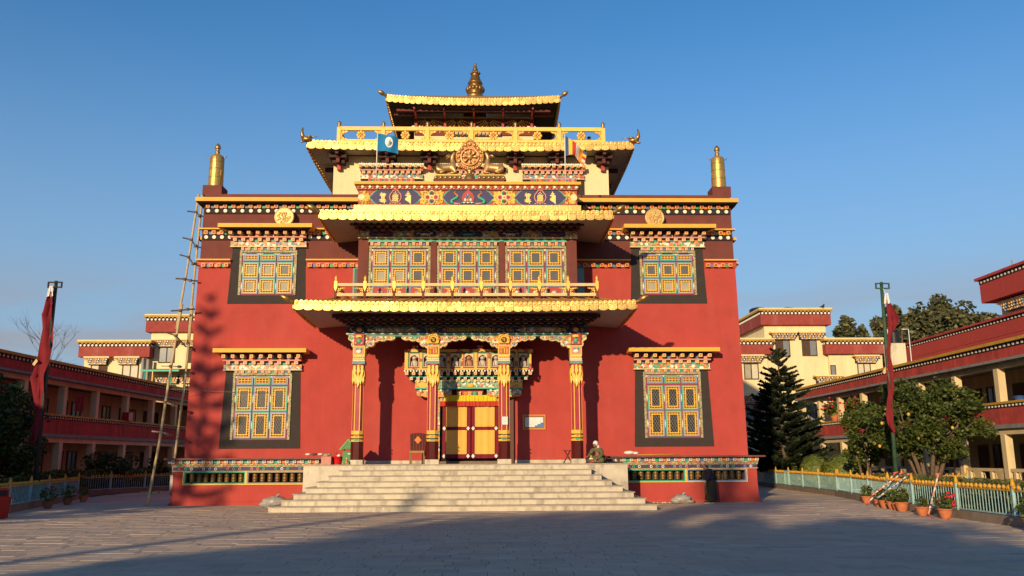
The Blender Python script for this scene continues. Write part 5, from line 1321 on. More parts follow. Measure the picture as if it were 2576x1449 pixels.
sack(-7.35, -2.4, 1.0, .48, 'clear plastic sack slumped left of the marble steps', 3)
sack(8.5, -1.75, .75, .42, 'pale plastic sack lying right of the marble steps near the standing man', 9)
b = MB()
for k in range(6): b.ell((7.4+k*.17+random.uniform(-.05,.05),-1.6+random.uniform(-.1,.1),.03), .05, .04, .03, marble, 6, 4)
b.build('rubble', None, 'scatter of pale rubble chips by the plinth next to the pale plastic sack', 'rubble', kind='stuff')
L = thing('bamboo_ladder', 'tall tied bamboo ladder with dark rungs leaning on the left corner of the temple', 'ladder', (-12.45,-1.2,0))
pA = [(-.03,-.5,0),(.12,-.1,2.5),(.14,.4,5.1),(.27,.9,8.3)]; pA2 = [(.16,.75,7.2),(.3,1.1,9.8),(.44,1.5,13.35)]
pB = [(.3,1.0,.4),(.42,1.1,3.2),(.5,1.2,4.9),(.56,1.35,8.3)]; pB2 = [(.5,1.25,6.6),(.53,1.4,9.6),(.58,1.6,13.4)]
for p, q in ((pA,.052),(pA2,.045),(pB,.05),(pB2,.045)):
    b = MB(); pts = []
    for a, c in zip(p, p[1:]):
        for k in range(8): u = k/8; pts.append(tuple(a[i]+(c[i]-a[i])*u for i in range(3)))
    pts.append(p[-1]); b.tube(pts, [q*(1+.13*(i%2)) for i in range(len(pts))], bamboo, 8); b.build('bamboo_pole', L)
for k, (z, tl) in enumerate(((.55,.0),(2.9,-.1),(4.1,-.12),(5.6,-.02),(6.9,-.35),(8.0,.05),(9.4,-.06),(10.4,-.3),(11.2,-.28),(12.5,-.15))):
    f = lambda P, z: next((a[0]+(c[0]-a[0])*(z-a[2])/(c[2]-a[2]) for a, c in zip(P, P[1:]) if a[2] <= z <= c[2]), None)
    xa = f(pA2, z) if z > 8.2 else f(pA, z); xb = (f(pB2, z) if z > 8.2 else f(pB, z)) or xa+.5
    yy = -.4+.145*z
    b = MB(); b.tube([(xa-.38,yy,z-tl*.35),(xa,yy,z),(xb,yy+.03,z+tl),(xb+(.1 if z<8 else .3),yy+.05,z+tl*1.3)], .033, wood_dk if z > 6 else bamboo, 6); b.build('rung', L)
    b = MB()
    for x, dz in ((xa,0),(xb,tl)): b.lathe([(.07,z+dz-.05),(.075,z+dz),(.07,z+dz+.05)], x, yy, bare, 7)
    b.build('lashing', L)
MB().box(-12.02,-11.9,-.7,-.3,.62,1.2,white_cloth).build('white_sheet', None, 'white sheet hung on the outer corner of the plinth behind the bamboo ladder', 'sheet')
b = MB(); b.tube([(-12.1,-1.0,4.65),(-11.0,-.2,4.62),(-9.6,-.1,4.56),(-8.4,-.12,4.55)], .008, p_gry, 4); b.build('string_line', None, 'thin pale string stretched from the bamboo ladder across the lower left window', 'string')

# ================================================================== side wings and rear blocks
dot_w = M('dot_white',(.7,.66,.58),.7)
def wing(name, lab, loc, rz, x0, x1, cols, upper=None, side=1):
    """two-storey gallery; local +x along the facade, -y towards the court"""
    w = thing(name, lab, 'gallery wing', loc, rz)
    bx = lambda nm, *a, par=w: MB().box(*a).build(nm, par)
    bx('back_wall', x0, x1, 2.6, 2.9, 0, 6.0, creamd)
    bx('floor_slab', x0, x1, -.12, 2.6, 2.98, 3.16, grey_conc); bx('roof_slab', x0, x1, -.35, 2.9, 5.92, 6.04, grey_conc)
    bx('ground_floor', x0, x1, -.1, 2.6, .0, .25, grey_conc)
    bx('beam', x0, x1, .02, .3, 2.72, 2.978, creamd); bx('beam', x0, x1, .02, .3, 5.68, 5.918, creamd)
    pb = bx('parapet', x0, x1, -.1, .1, 3.162, 3.9, red_band); bx('discs_band', x0, x1, -.13, .1, 3.902, 4.06, p_dk, par=pb); bx('parapet_cap', x0, x1, -.22, .16, 4.062, 4.16, yellow2, par=pb)
    rp = bx('roof_parapet', x0, x1, -.2, .2, 6.042, 6.5, red_band); bx('discs_band', x0, x1, -.23, .18, 6.502, 6.7, p_dk, par=rp); bx('parapet_cap', x0, x1, -.4, .26, 6.702, 6.84, yellow2, par=rp)
    me = disc_mesh(.055,.03,dot_w,8); me2 = disc_mesh(.07,.03,dot_w,8)
    n = int((x1-x0)/.27)
    for x in lin(x0,x1,n): inst('white_dot', me, (x,-.13,3.98), pb)
    n = int((x1-x0)/.33)
    for x in lin(x0,x1,n): inst('white_dot', me2, (x,-.23,6.6), rp)
    for c in cols:
        MB().box(c-.17,c+.17,-.02,.32,.25,2.718,creamd).build('column', w); MB().box(c-.17,c+.17,-.02,.32,4.162,5.678,creamd).build('column', w)
    bl = bx('balustrade', x0, x1, .05, .2, 1.08, 1.22, creamd)
    bx('balustrade_base', x0, x1, .05, .2, .25, .55, creamd, par=bl)
    for a, c in zip(cols, cols[1:]):
        for k in range(4):
            x = a+(c-a)*(k+.5)/4
            MB().box(x-.09,x+.09,.06,.19,.55,1.08,creamd).build('baluster', bl)
            b = MB(); b.tube([(x+.2,.12,.6),(x+.35,.12,.8),(x+.28,.12,1.0)],.025,creamd,4); b.build('baluster', bl)
    dm = M('gallery_door',(.06,.03,.02),.6); wmm = M('gallery_window_frame',(.12,.06,.03),.6)
    for i, (a, c) in enumerate(zip(cols, cols[1:])):
        m_ = (a+c)/2
        for z in (.25, 3.16):
            b = MB(); b.box(m_-1.2,m_-.3,2.52,2.598,z,z+2.1,wmm); d = b.build('door', w); MB().box(m_-1.12,m_-.38,2.5,2.519,z+.02,z+2.0,dm).build('door_leaf', d)
            b = MB(); b.ring(m_+.2,m_+1.3,z+.9,z+2.1,.07,2.52,2.598,wmm); b.box(m_+.72,m_+.78,2.53,2.59,z+.97,z+2.03,wmm); d = b.build('window', w); MB().box(m_+.27,m_+1.23,2.56,2.597,z+.97,z+2.03,glass_dk if i % 3 else curtain_w).build('pane', d)
    return w
WR = wing('right_gallery_wing', 'two-storey cream and red gallery along the sunlit right side of the court', (24,0,0), -PI/2-.0158, -28.5, 12, [-28.2,-24.6,-20.9,-17.1,-13.3,-9.6,-5.85,-2.1,1.7,5.5,9.3])
WL = wing('left_gallery_wing', 'two-storey cream and red gallery along the shaded left side of the court', (-22,0,0), PI/2-.0274, -26.6, 32, [-26.3,-22.0,-17.7,-13.4,-9.3,-5.4,-1.5,2.4,6.2,10.0,13.6,17.5,21.35,25.2,29.0])
for p in (WR, WL):
    p.name = 'gallery_wing' ; OFF[p.name] = Vector((0,0,0))
# receding storeys above the right wing
b = thing('rooftop_block', 'red parapet storey set back above the right gallery roof', 'building', (30,0,0), -PI/2-.0158)
MB().box(-24.2, 12, .4, 10, 6.0, 8.6, creamd).build('wall', b)
pr = MB().box(-24.4, 12, -.3, .5, 8.45, 9.2, M('plain_red_band',(.44,.055,.045),.9,var=.12)).build('parapet', b)
MB().box(-24.4,12,-.33,.48,9.202,9.38,p_dk).build('discs_band', pr); MB().box(-24.5,12,-.5,.5,9.382,9.5,red_band).build('parapet_cap', pr)
MB().box(-24.4,12,-.28,.52,7.9,8.448,MATS['plain_red_band']).build('parapet', b)
me = disc_mesh(.075,.03,dot_w,8)
for x in lin(-24.3, 12, 105): inst('white_dot', me, (x,-.33,9.28), pr)
b = thing('rooftop_block', 'tall cream block with red parapet at the far right edge above the gallery', 'building', (31,0,0), -PI/2-.0158)
MB().box(-13.7, 10, .6, 10, 7.0, 10.9, creamw).build('wall', b)
pr = MB().box(-14.2, 10.6, -.3, 11, 10.9, 12.05, MATS['plain_red_band']).build('parapet', b)
MB().box(-14.2,10.6,-.33,11.02,12.052,12.3,p_dk).build('discs_band', pr); MB().box(-14.4,10.8,-.5,11.2,12.302,12.46,red_band).build('parapet_cap', pr)
for x in lin(-14.1, 10.5, 68): inst('white_dot', me, (x,-.33,12.16), pr)
w_ = MB().ring(-12.9,-10.9,8.2,10.0,.1,.52,.598,wood_dk).build('window', b); MB().box(-12.8,-11.0,.56,.597,8.3,9.9,glass).build('pane', w_); MB().box(-11.95,-11.85,.53,.59,8.3,9.9,wood_dk).build('mullion', w_)
def small_hood(cx, z, hw, y, par, n=9):
    b = MB(); b.box(cx-hw-.1, cx+hw+.1, y-.5, y-.002, z, z+.1, creamw); b.hexa([(cx-hw-.15,y-.55,z-.05),(cx+hw+.15,y-.55,z-.05),(cx+hw+.15,y,z-.05),(cx-hw-.15,y,z-.05)],[(cx-hw-.15,y-.55,z-.001),(cx+hw+.15,y-.55,z-.001),(cx+hw+.15,y,z-.001),(cx-hw-.15,y,z-.001)],yellow2)
    b.box(cx-hw+.1, cx+hw-.1, y-.15, y-.003, z-.5, z-.05, p_dk); h = b.build('window_hood', par)
    me = [block_mesh(.14,.2,.13,p_yel,p_blu), block_mesh(.14,.2,.13,p_crm,p_org), block_mesh(.14,.2,.13,p_blu,p_wht)]
    for r, (zz, w2) in enumerate(((z-.13,hw),(z-.28,hw-.08),(z-.43,hw-.17))):
        for q, x in enumerate(lin(cx-w2, cx+w2, n-(r % 2))): inst('hood_block', me[(q+r) % 3], (x, y-.3+.08*r, zz), h)
small_hood(-11.9, 10.7, 1.2, .6, b)

def box_block(par, x0, x1, z0, z1, y, d, band=1.25, over=.35, dots=True, wall=creamw):
    MB().box(x0, x1, y, y+d, z0, z1-band+.2, wall).build('wall', par)
    p = MB().box(x0-over, x1+over, y-over, y+d+over, z1-band, z1-.48, M('rose_red_band',(.3,.055,.045),.9,var=.18,scale=3,stain=((.5,.22,.18),.5,.8))).build('parapet', par)
    MB().box(x0-over-.001, x1+over+.001, y-over-.03, y+d+over, z1-.478, z1-.2, p_dk).build('discs_band', p)
    MB().box(x0-over-.15, x1+over+.15, y-over-.18, y+d+over+.15, z1-.198, z1-.06, yellow2).build('parapet_cap', p); MB().box(x0-over-.1, x1+over+.1, y-over-.12, y+d+over+.1, z1-.058, z1+.03, creamw).build('parapet_coping', p)
    n = max(4, int((x1-x0+2*over)/.29)); me = disc_mesh(.085,.05,p_wht,8); m2 = block_mesh(.1,.1,.09,p_yel,p_blu)
    for q, x in enumerate(lin(x0-over, x1+over, n)): inst('white_dot', me, (x,y-over-.03,z1-.39), p); inst('cornice_block', m2, (x+.14,y-over-.03,z1-.25), p)
    for s, xx in ((-1,x0-over),(1,x1+over)):
        for yy in lin(y-over, y+d+over, int(d/.29)): inst('white_dot', me, (xx,yy,z1-.39), p, (0,0,s*PI/2))
def plain_window(par, x0, x1, z0, z1, y, left=None, right=None, fr_=None):
    w = MB().ring(x0, x1, z0, z1, .07, y-.06, y-.003, fr_ or wood_dk).build('window', par); xm = (x0+x1)/2
    MB().box(xm-.04,xm+.04,y-.05,y-.01,z0+.07,z1-.07,fr_ or wood_dk).build('mullion', w)
    MB().box(x0+.07,xm-.04,y-.03,y-.004,z0+.07,z1-.07,left or glass).build('pane', w); MB().box(xm+.04,x1-.07,y-.03,y-.0045,z0+.07,z1-.07,right or curtain_w).build('pane', w)
wc = M('pale_curtain',(.6,.55,.42),.7); wg = M('grey_glass',(.2,.22,.24),.15)
RB = thing('monastery_residence', 'cream residence with red parapets and a central tower behind the pine on the right', 'building', (0,30,0))
box_block(RB, 22.6, 27.5, 0, 13.3, 0, 9, 1.3)
box_block(RB, 17.0, 22.62, 0, 10.87, -.3, 8, 1.22); box_block(RB, 27.48, 31.7, 0, 10.87, -.3, 8, 1.22)
small_hood(24.05, 11.35, 1.0, 0, RB); small_hood(26.2, 11.35, 1.0, 0, RB); small_hood(30.3, 9.45, .9, -.3, RB); small_hood(21.2, 9.5, .95, -.3, RB); small_hood(27.2, 7.9, 1.0, -.3, RB); small_hood(21.0, 6.4, .95, -.3, RB)
for x0, x1, z0, z1, y, l, r in ((23.4,24.55,9.5,10.83,0,wood_dk,wg),(25.5,26.7,9.55,10.83,0,wood_dk,wg),(29.65,30.7,7.7,8.95,-.3,wc,wc),(20.7,21.85,7.7,8.95,-.3,curtain_w,wc),(20.7,21.85,4.4,5.8,-.3,wg,wood_dk),(25.2,26.3,4.4,5.8,0,wg,wg)): plain_window(RB, x0, x1, z0, z1, y, l, r)
w = MB().ring(27.5+.02,27.95,7.8,8.8,.06,-.36,-.303,wood_dk).build('window', RB); MB().box(27.58,27.89,-.33,-.304,7.86,8.74,wg).build('pane', w)
LB = thing('monastery_residence', 'stepped cream residence with rose-red parapets behind the left gallery and the bamboo ladder', 'building', (0,30,0))
box_block(LB, -30.3, -25.6, 0, 10.85, 0, 8, 1.28); box_block(LB, -25.58, -17, 0, 12.95, .6, 9, 1.35)
small_hood(-29.2, 9.5, .85, 0, LB); small_hood(-26.9, 9.5, .85, 0, LB); small_hood(-24.3, 10.95, .85, .6, LB); small_hood(-22.1, 10.95, .85, .6, LB); small_hood(-24.0, 8.1, .9, .6, LB); small_hood(-22.2, 8.1, .85, .6, LB)
for x0, x1, z0, z1, y, l, r in ((-29.75,-28.5,7.7,9.05,0,wc,wood_dk),(-27.35,-26.1,7.5,9.05,0,wc,wc),(-24.9,-23.65,9.2,10.45,.6,wg,wg),(-22.7,-21.4,9.2,10.45,.6,wood_dk,wg),(-24.6,-23.4,6.2,7.5,.6,wood_dk,wood_dk),(-22.8,-21.6,5.6,7.4,.6,wood_dk,wg)): plain_window(LB, x0, x1, z0, z1, y, l, r)
b = MB(); b.tube([(-25.75,-.2,9.5),(-25.75,-.2,3)], .12, M('drain_pipe_grey',(.45,.42,.4),.4,.3), 8); b.tube([(-25.4,-.1,9.4),(-25.4,-.1,3)], .12, MATS['drain_pipe_grey'], 8); b.build('drain_pipe', LB)
b = MB(); b.hexa([(-25.5,-1.2,8.45),(-22.6,-1.2,8.45),(-22.2,.59,8.7),(-25.3,.59,8.7)], [(-25.5,-1.2,8.5),(-22.6,-1.2,8.5),(-22.2,.59,8.75),(-25.3,.59,8.75)], M('green_awning',(.03,.12,.09),.6)); a_ = b.build('awning', LB)
b = MB(); b.box(-25.5,-22.6,-1.25,-1.2,8.36,8.5,p_teal); b.tube([(-25.2,-1.1,8.4),(-25.2,-1.1,6.2)],.05,p_teal,5); b.tube([(-23.2,-1.1,8.4),(-23.2,-1.1,6.2)],.05,p_teal,5); b.build('awning_frame', a_)
def tank(x, y, z, r, h, lab):
    b = MB(); pr = [(r*.95,0)]
    for k in range(6): pr += [(r,h*(k+.15)/7),(r,h*(k+.7)/7),(r*.94,h*(k+.85)/7)]
    pr += [(r*.8,h*.92),(r*.35,h*.96),(r*.35,h),(0,h)]
    b.lathe(pr, x, y, M('black_tank',(.02,.02,.024),.4), 18, cz=z); b.build('water_tank', None, lab, 'water tank', 'black rooftop water tanks')
tank(23.2, 33, 13.0, .75, .95, 'black plastic water tank on the residence tower roof, left of the white frame'); tank(25.6, 33, 13.0, .75, .95, 'black plastic water tank on the residence tower roof, right of the white frame')
b = MB(); q = M('white_pipe',(.7,.7,.68),.5)
for x in (24.1,24.5): b.tube([(x,32.5,13.2),(x,32.5,13.85)],.03,q,5)
b.tube([(24.1,32.5,13.8),(24.9,32.5,13.8)],.03,q,5); b.tube([(24.1,32.5,13.5),(24.9,32.5,13.5)],.03,q,5); b.build('pipe_frame', None, 'white pipe frame on the tower roof between two black water tanks', 'frame')
b = MB(); b.ell((27.2,29.4,13.42), .13, .1, .1, p_dk, 7, 5); b.ell((27.28,29.4,13.56), .06, .06, .07, p_dk, 6, 4); b.tube([(27.1,29.4,13.4),(26.93,29.4,13.37)], [.06,.02], p_dk, 5); b.tube([(27.2,29.4,13.42),(27.2,29.4,13.3)],.015,p_dk,4); b.build('bird', None, 'dark bird perched on the tower roof edge of the right residence', 'bird')
b = MB(); b.box(27.1,28.1,18.5,19.5,5.9,9.05,M('whitewashed_block',(.7,.62,.45),.9,stain=((.08,.07,.06),.8,1.5))); b.build('tank_stand', None, 'whitewashed block under a black tank on the right gallery roof', 'tank stand', base=(27.6,19,5.9))
tank(27.6, 19, 9.05, .4, .9, 'ribbed black water tank on the whitewashed block beside the right prayer flag')
b = MB()
for x in (26.95, 28.35): b.tube([(x,18.4,6),(x,18.4,9.95)],.03,q,5)
b.tube([(27.9,18.4,9.95),(28.35,18.4,9.95)],.03,q,5); b.build('pipe_frame', None, 'pale pipe uprights either side of the ribbed water tank above the right gallery', 'frame')
b = MB(); b.tube([(33,14,7),(33,14,13.6)],.04,p_gry,5); b.build('aerial_pole', None, 'thin aerial pole in front of the big trees, nearer the right gallery tank', 'aerial'); b = MB(); b.tube([(35,12,7),(35,12,13.8)],.04,p_gry,5); b.build('aerial_pole', None, 'thin aerial pole in front of the big trees, nearer the right edge', 'aerial')

# ================================================================== fences, kerbs, garden ground
def fence(p, q, lab, spacing=.165, lot=.24, posts=None, kerb_=True, gate=None):
    p, q = Vector((p[0],p[1],0)), Vector((q[0],q[1],0)); d = q-p; Lg = d.length; rz = math.atan2(d.y, d.x)
    t = thing('garden_fence', lab, 'fence', p, rz, 'pale blue garden fences with yellow lotus tips')
    if kerb_: MB().box(0, Lg, -.12, .12, -.01, .24, kerb).build('kerb', t)
    for z in (.28, .9): MB().box(0, Lg, -.02, .02, z-.02, z+.02, yellow2 if z > .5 else f_blue).build('rail', t)
    bar = _PC.setdefault('bar', MB().box(-.010,.010,-.009,.009,.25,.98,f_blue).mesh('bar'))
    lo = _PC.get('lotus')
    if not lo:
        b = MB(); b.lathe([(.02,0),(.045,.025),(.058,.055),(.04,.1),(0,.13)], 0, 0, M('lotus_yellow',(.58,.29,.025),.55,var=.2,scale=5), 7); b.ell((-.05,0,.04),.022,.022,.045,MATS['lotus_yellow'],5,4); b.ell((.05,0,.04),.022,.022,.045,MATS['lotus_yellow'],5,4); lo = _PC['lotus'] = b.mesh('lotus_tip')
    n = int(Lg/spacing)
    for x in lin(0, Lg, n): inst('bar', bar, (x,0,0), t)
    for x in lin(0, Lg, int(Lg/lot)):
        if random.random() < .93: inst('lotus_tip', lo, (x,0,.92), t, (random.gauss(0,.06),random.gauss(0,.06),random.random()))
    k = posts or max(2, int(Lg/2.4))
    pm = _PC.get('fpost')
    if not pm:
        b = MB(); b.lathe([(.05,.0),(.05,1.0)], 0, 0, f_blue, 8); b.lathe([(.05,1.0),(.07,1.02),(.06,1.06),(.03,1.2),(0,1.24)], 0, 0, MATS['lotus_yellow'], 8); pm = _PC['fpost'] = b.mesh('post')
    for i in range(k+1): inst('post', pm, (Lg*i/k,0,0), t)
    return t
fence((18.1,20),(16.95,3.7),'pale blue fence with yellow tips running back beside the pine on the right')
fence((16.95,3.7),(14.9,-7.7),'pale blue fence with yellow tips behind the row of terracotta pots on the right')
fence((14.9,-7.7),(14.35,-17),'pale blue fence with yellow tips at the right edge nearest the camera')
fence((17.1,3.9),(22.5,2.6),'pale blue cross fence with yellow tips in front of the round fruit tree')
fence((-15.5,-7.5),(-18.5,5.4),'pale blue fence with yellow tips behind the red bin on the left')
fence((-20.6,9.3),(-18.0,16.8),'pale blue fence in shadow between the left gallery and the temple')
b = MB(); gm = f_blue
b.ring(0,1.0,.25,1.05,.04,-.02,.02,gm)
for x in (.33,.66): b.box(x-.012,x+.012,-.012,.012,.29,1.01,gm)
b.xf(Matrix.Translation((17.55,12.6,0)) @ Matrix.Rotation(-PI/2-.07,4,'Z')); b.build('garden_gate', None, 'small pale blue gate leaf in the right fence in front of the clipped bushes', 'gate', base=(17.55,12,0))

def ground_patch(pts, z, mat, nm, kind='structure'):
    b = MB(); b.add([(x,y,z) for x,y in pts], [tuple(range(len(pts)))], mat); return b.build(nm, kind=kind)
ground_patch([(14.45,-30),(24,-30),(24.2,29),(18.2,20),(17.05,3.7),(15,-7.7)], .1, grassm, 'lawn'); ground_patch([(-22,-30),(-15.6,-30),(-15.6,-7.5),(-18.6,5.4),(-20.6,9.3),(-18,17),(-18,28),(-22,28)][::1], .1, grassm, 'lawn')

# ------------------------------------------------------------------ foliage helpers
def leaves(b, c, rx, ry, rz, n, size, mats, shell=.55, elong=1.7, flat=0.0):
    for _ in range(n):
        while True:
            d = Vector((random.uniform(-1,1),random.uniform(-1,1),random.uniform(-1,1)))
            l = d.length
            if shell < l <= 1: break
        p = Vector((c[0]+d.x*rx, c[1]+d.y*ry, c[2]+d.z*rz))
        u = Vector((random.gauss(0,1),random.gauss(0,1),random.gauss(0,.6))).normalized(); w = u.cross(Vector((random.gauss(0,1),random.gauss(0,1),random.gauss(0,1)))).normalized()
        s = size*random.uniform(.6,1.35); u *= s*elong*.5; w *= s*.5
        m = random.choices(mats, (5,3,2)[:len(mats)])[0]
        b.add([tuple(p-u),tuple(p+w),tuple(p+u),tuple(p-w)], [(0,1,2,3)], m)
def crown(b, c, rx, ry, rz, clumps, per, size, mats, cr=.32, zmin=-1):
    for _ in range(clumps):
        while True:
            d = Vector((random.uniform(-1,1),random.uniform(-1,1),random.uniform(zmin,1)))
            if .35 < d.length <= 1: break
        k = random.uniform(.7,1.3)*cr
        leaves(b, (c[0]+d.x*rx, c[1]+d.y*ry, c[2]+d.z*rz), k*rx*.8, k*ry*.8, k*rz*.8, per, size, mats, .2)
def round_tree(name, lab, cat, x, y, zc, rx, rz, clumps, per, size, mats, trunk_r=.12, stems=4, group=None, seed=1, zmin=-1, cr=.32):
    random.seed(seed); t = thing(name, lab, cat, (x,y,0), 0, group)
    b = MB()
    for k in range(stems):
        a = 2*PI*k/stems+.4; r0 = .12 if stems > 1 else 0
        tx = rx*.5*cos(a)*(1 if stems > 1 else .15); ty = rx*.5*sin(a)*(1 if stems > 1 else .15)
        b.tube([(r0*cos(a),r0*sin(a),0),(tx*.45,ty*.45,zc*.45),(tx*.8,ty*.8,zc*.8),(tx*1.2,ty*1.2,zc+rz*.3)], [trunk_r,trunk_r*.8,trunk_r*.55,trunk_r*.2], bark, 7)
        for j in range(3):
            a2 = a+random.uniform(-1,1); b.tube([(tx*.7,ty*.7,zc*.7),(tx*.7+rx*.35*cos(a2),ty*.7+rx*.35*sin(a2),zc+random.uniform(-.2,.4)*rz)], [trunk_r*.45,trunk_r*.15], bark, 5)
    b.build('trunk', t)
    b = MB(); crown(b, (0,0,zc), rx, rx*.9, rz, clumps, per, size, mats, cr, zmin); b.build('crown', t)
    return t
lf_ = [leafs[0], leafs[1], leafs[0]]
ft = round_tree('fruit_tree', 'broad round citrus tree with yellow fruit in front of the right gallery', 'tree', 20.0, 1.2, 3.25, 2.8, 1.85, 105, 150, .10, lf_, .11, 6, seed=4, zmin=-.85, cr=.23)
fm = M('yellow_fruit',(.55,.38,.08),.5)
for _ in range(6):
    a = random.uniform(PI,2*PI); r = random.uniform(2.1,2.6); z = random.uniform(-1.0,.9); MB().ell((r*cos(a)*.95,r*sin(a)*.9*(1-abs(z)/4),3.2+z), .07, .07, .08, fm, 7, 5).build('fruit', ft)
ft2 = round_tree('fruit_tree', 'smaller leafy tree left of the right prayer flag pole in front of the gallery', 'tree', 19.2, 5.6, 2.75, 1.25, 1.35, 46, 130, .1, leafs, .07, 3, seed=7, cr=.33)
def norfolk(name, lab, x, y, h, r, seed, n=15):
    random.seed(seed); t = thing(name, lab, 'tree', (x,y,0))
    MB().tube([(0,0,0),(0.03,0,h*.5),(0,0,h)], [.17,.11,.02], bark, 8).build('trunk', t)
    wd = MB(); b = MB()
    for k in range(n):
        u = k/(n-1); z = .9+(h-1.1)*u; L = r*(1-u)**.75*(.92+.2*random.random())+.18
        m = 7 if u < .8 else 5
        for j in range(m):
            a = 2*PI*(j+.5*(k%2))/m+random.gauss(0,.12); Lj = L*random.uniform(.68,1.15); zj = z+random.gauss(0,.07); pts = []
            for q in range(7):
                s = q/6; rise = .03*s+.34*s*s*Lj*.5 if u < .85 else s*Lj*.8
                pts.append(Vector((Lj*s*cos(a), Lj*s*sin(a), zj-.12*Lj*s*(1-s)+rise)))
            wd.tube(pts, [.03*(1-.7*q/6) for q in range(7)], bark, 4)
            for q in range(int(230*Lj/2)+40):
                s = random.uniform(.12,1.0)**.8; i = min(5, int(s*6)); f = s*6-i; p = pts[i].lerp(pts[i+1], f)
                ax = (pts[i+1]-pts[i]).normalized(); sd_ = ax.cross(Vector((0,0,1))).normalized(); up_v = sd_.cross(ax)
                ph = random.uniform(0,2*PI); dirv = (ax*.8+(sd_*cos(ph)*1.1+up_v*(.35+.5*sin(ph)))*1.0).normalized()
                ln = random.uniform(.24,.5)*(.5+.5*(1-u))*(1.15-s*.5); w = ln*.16+.016; wv = dirv.cross(Vector((random.gauss(0,1),random.gauss(0,1),random.gauss(0,1)))).normalized()*w
                e_ = p+dirv*ln; mid = p+dirv*ln*.5
                b.add([tuple(p),tuple(mid+wv),tuple(e_),tuple(mid-wv)], [(0,1,2,3)], pine2 if (u > .8 or s > .85) and random.random() < .5 else pine)
    wd.build('branches', t); b.build('needles', t)
    return t
norfolk('pine_tree', 'dark layered pine tree right of the temple in front of the cream residence', 19.1, 17.0, 8.5, 2.85, 3, 25)
def bush(lab, x, y, rx, rz, n, seed, mats=None, size=.07, name='clipped_bush', ry=None):
    random.seed(seed); b = MB(); mats = mats or leafs
    b.ell((x,y,rz*.95), rx*.93, (ry or rx)*.93, rz*.93, mats[1], 16, 10)
    for _ in range(n):
        while True:
            d = Vector((random.gauss(0,1),random.gauss(0,1),random.gauss(0,1)))
            if d.length > .1: break
        d.normalize(); k = random.uniform(.94,1.04); p = Vector((x+d.x*rx*k, y+d.y*(ry or rx)*k, rz*.95+d.z*rz*k))
        u = d.cross(Vector((random.gauss(0,1),random.gauss(0,1),random.gauss(0,1)))).normalized()*size; w = (d*.2+u.cross(d).normalized()).normalized()*size*.8
        b.add([tuple(p-u),tuple(p+w),tuple(p+u),tuple(p-w)], [(0,1,2,3)], random.choices(mats,(5,3,2))[0])
    return b.build(name, None, lab, 'bush', base=(x,y,0))
bl_ = [M('clipped_leaf',(.13,.16,.03),.55,var=.3,trans=.2), leafs[0], M('clipped_leaf_pale',(.2,.22,.04),.55,var=.3,trans=.2)]  # third leaf colour is simply paler, mixed in at random
bush('small round clipped bush beside the garden gate on the right', 18.7, 11.0, .8, .98, 2600, 1, bl_); bush('larger clipped dome bush next to the small round one on the right', 19.9, 9.8, 1.25, 1.0, 4200, 2, bl_)
bush('low red-leaved shrub right of the clipped dome bushes', 20.6, 7.6, .8, .55, 1400, 5, [M('leaf_red',(.16,.06,.03),.5,var=.3), leafs[0], leafs[2]], .08, 'shrub')
def hedge(lab, pts, w, z0, z1, n, seed, mats=None):
    random.seed(seed); b = MB(); mats = mats or leafs; tot = sum((Vector(c)-Vector(a)).length for a, c in zip(pts, pts[1:]))
    for a, c in zip(pts, pts[1:]):
        a, c = Vector(a), Vector(c); d = (c-a); m = int(n*d.length/tot); nn = Vector((-d.y,d.x)).normalized()
        for _ in range(m):
            q = a+d*random.random()+nn*random.uniform(-w,w); z = z0+(z1-z0)*random.random()**.6+.06*sin(q.x*5+q.y*3)
            u = Vector((random.gauss(0,1),random.gauss(0,1),random.gauss(0,.7))).normalized()*.07; v = u.cross(Vector((random.gauss(0,1),random.gauss(0,1),1))).normalized()*.05; p = Vector((q.x,q.y,z))
            b.add([tuple(p-u),tuple(p+v),tuple(p+u),tuple(p-v)], [(0,1,2,3)], random.choices(mats,(5,3,2))[0])
    return b.build('hedge', None, lab, 'hedge', kind='stuff')
hl = [M('hedge_leaf',(.11,.12,.035),.6,var=.3,trans=.2), leafs[0], M('hedge_leaf_dry',(.16,.12,.05),.6,var=.3)]
hedge('low leafy hedge behind the right fence nearest the camera', [(15.6,-17),(16.2,-7.5),(18.2,1.0)], .7, .15, 1.02, 15000, 1, hl)
hedge('low hedge at the foot of the right gallery balustrade', [(22.9,-12),(23.2,8)], .5, .1, .75, 5000, 2, hl)
hedge('dark hedge behind the fence right of the temple', [(19.8,22),(18.8,15.5)], .5, .1, 1.45, 4000, 3)
hedge('hedge with yellow-green tops behind the left fence', [(-17.6,-6),(-19.4,3.5)], .7, .15, 1.15, 9000, 4, hl)
hedge('dark shrubbery at the foot of the left gallery', [(-20.9,4),(-20.7,22)], .6, .1, 1.3, 9000, 5)
round_tree('leafy_tree', 'dark leafy tree at the left edge in front of the shaded gallery', 'tree', -19.8, -.2, 2.9, 2.0, 2.2, 90, 120, .12, [leafs[1],leafs[0],leafs[1]], .11, 4, seed=12, cr=.33)
round_tree('shrub', 'dark rounded shrub in front of the left gallery columns', 'shrub', -20.6, 13.4, 1.2, 1.5, 1.2, 30, 60, .14, [leafs[1],leafs[0],leafs[1]], .04, 3, seed=15, cr=.4)
round_tree('shrub', 'dark low shrub nearest the bamboo ladder before the left gallery', 'shrub', -20.2, 19.5, .9, 1.3, .9, 24, 60, .14, [leafs[1],leafs[0],leafs[1]], .04, 3, seed=16, cr=.4)
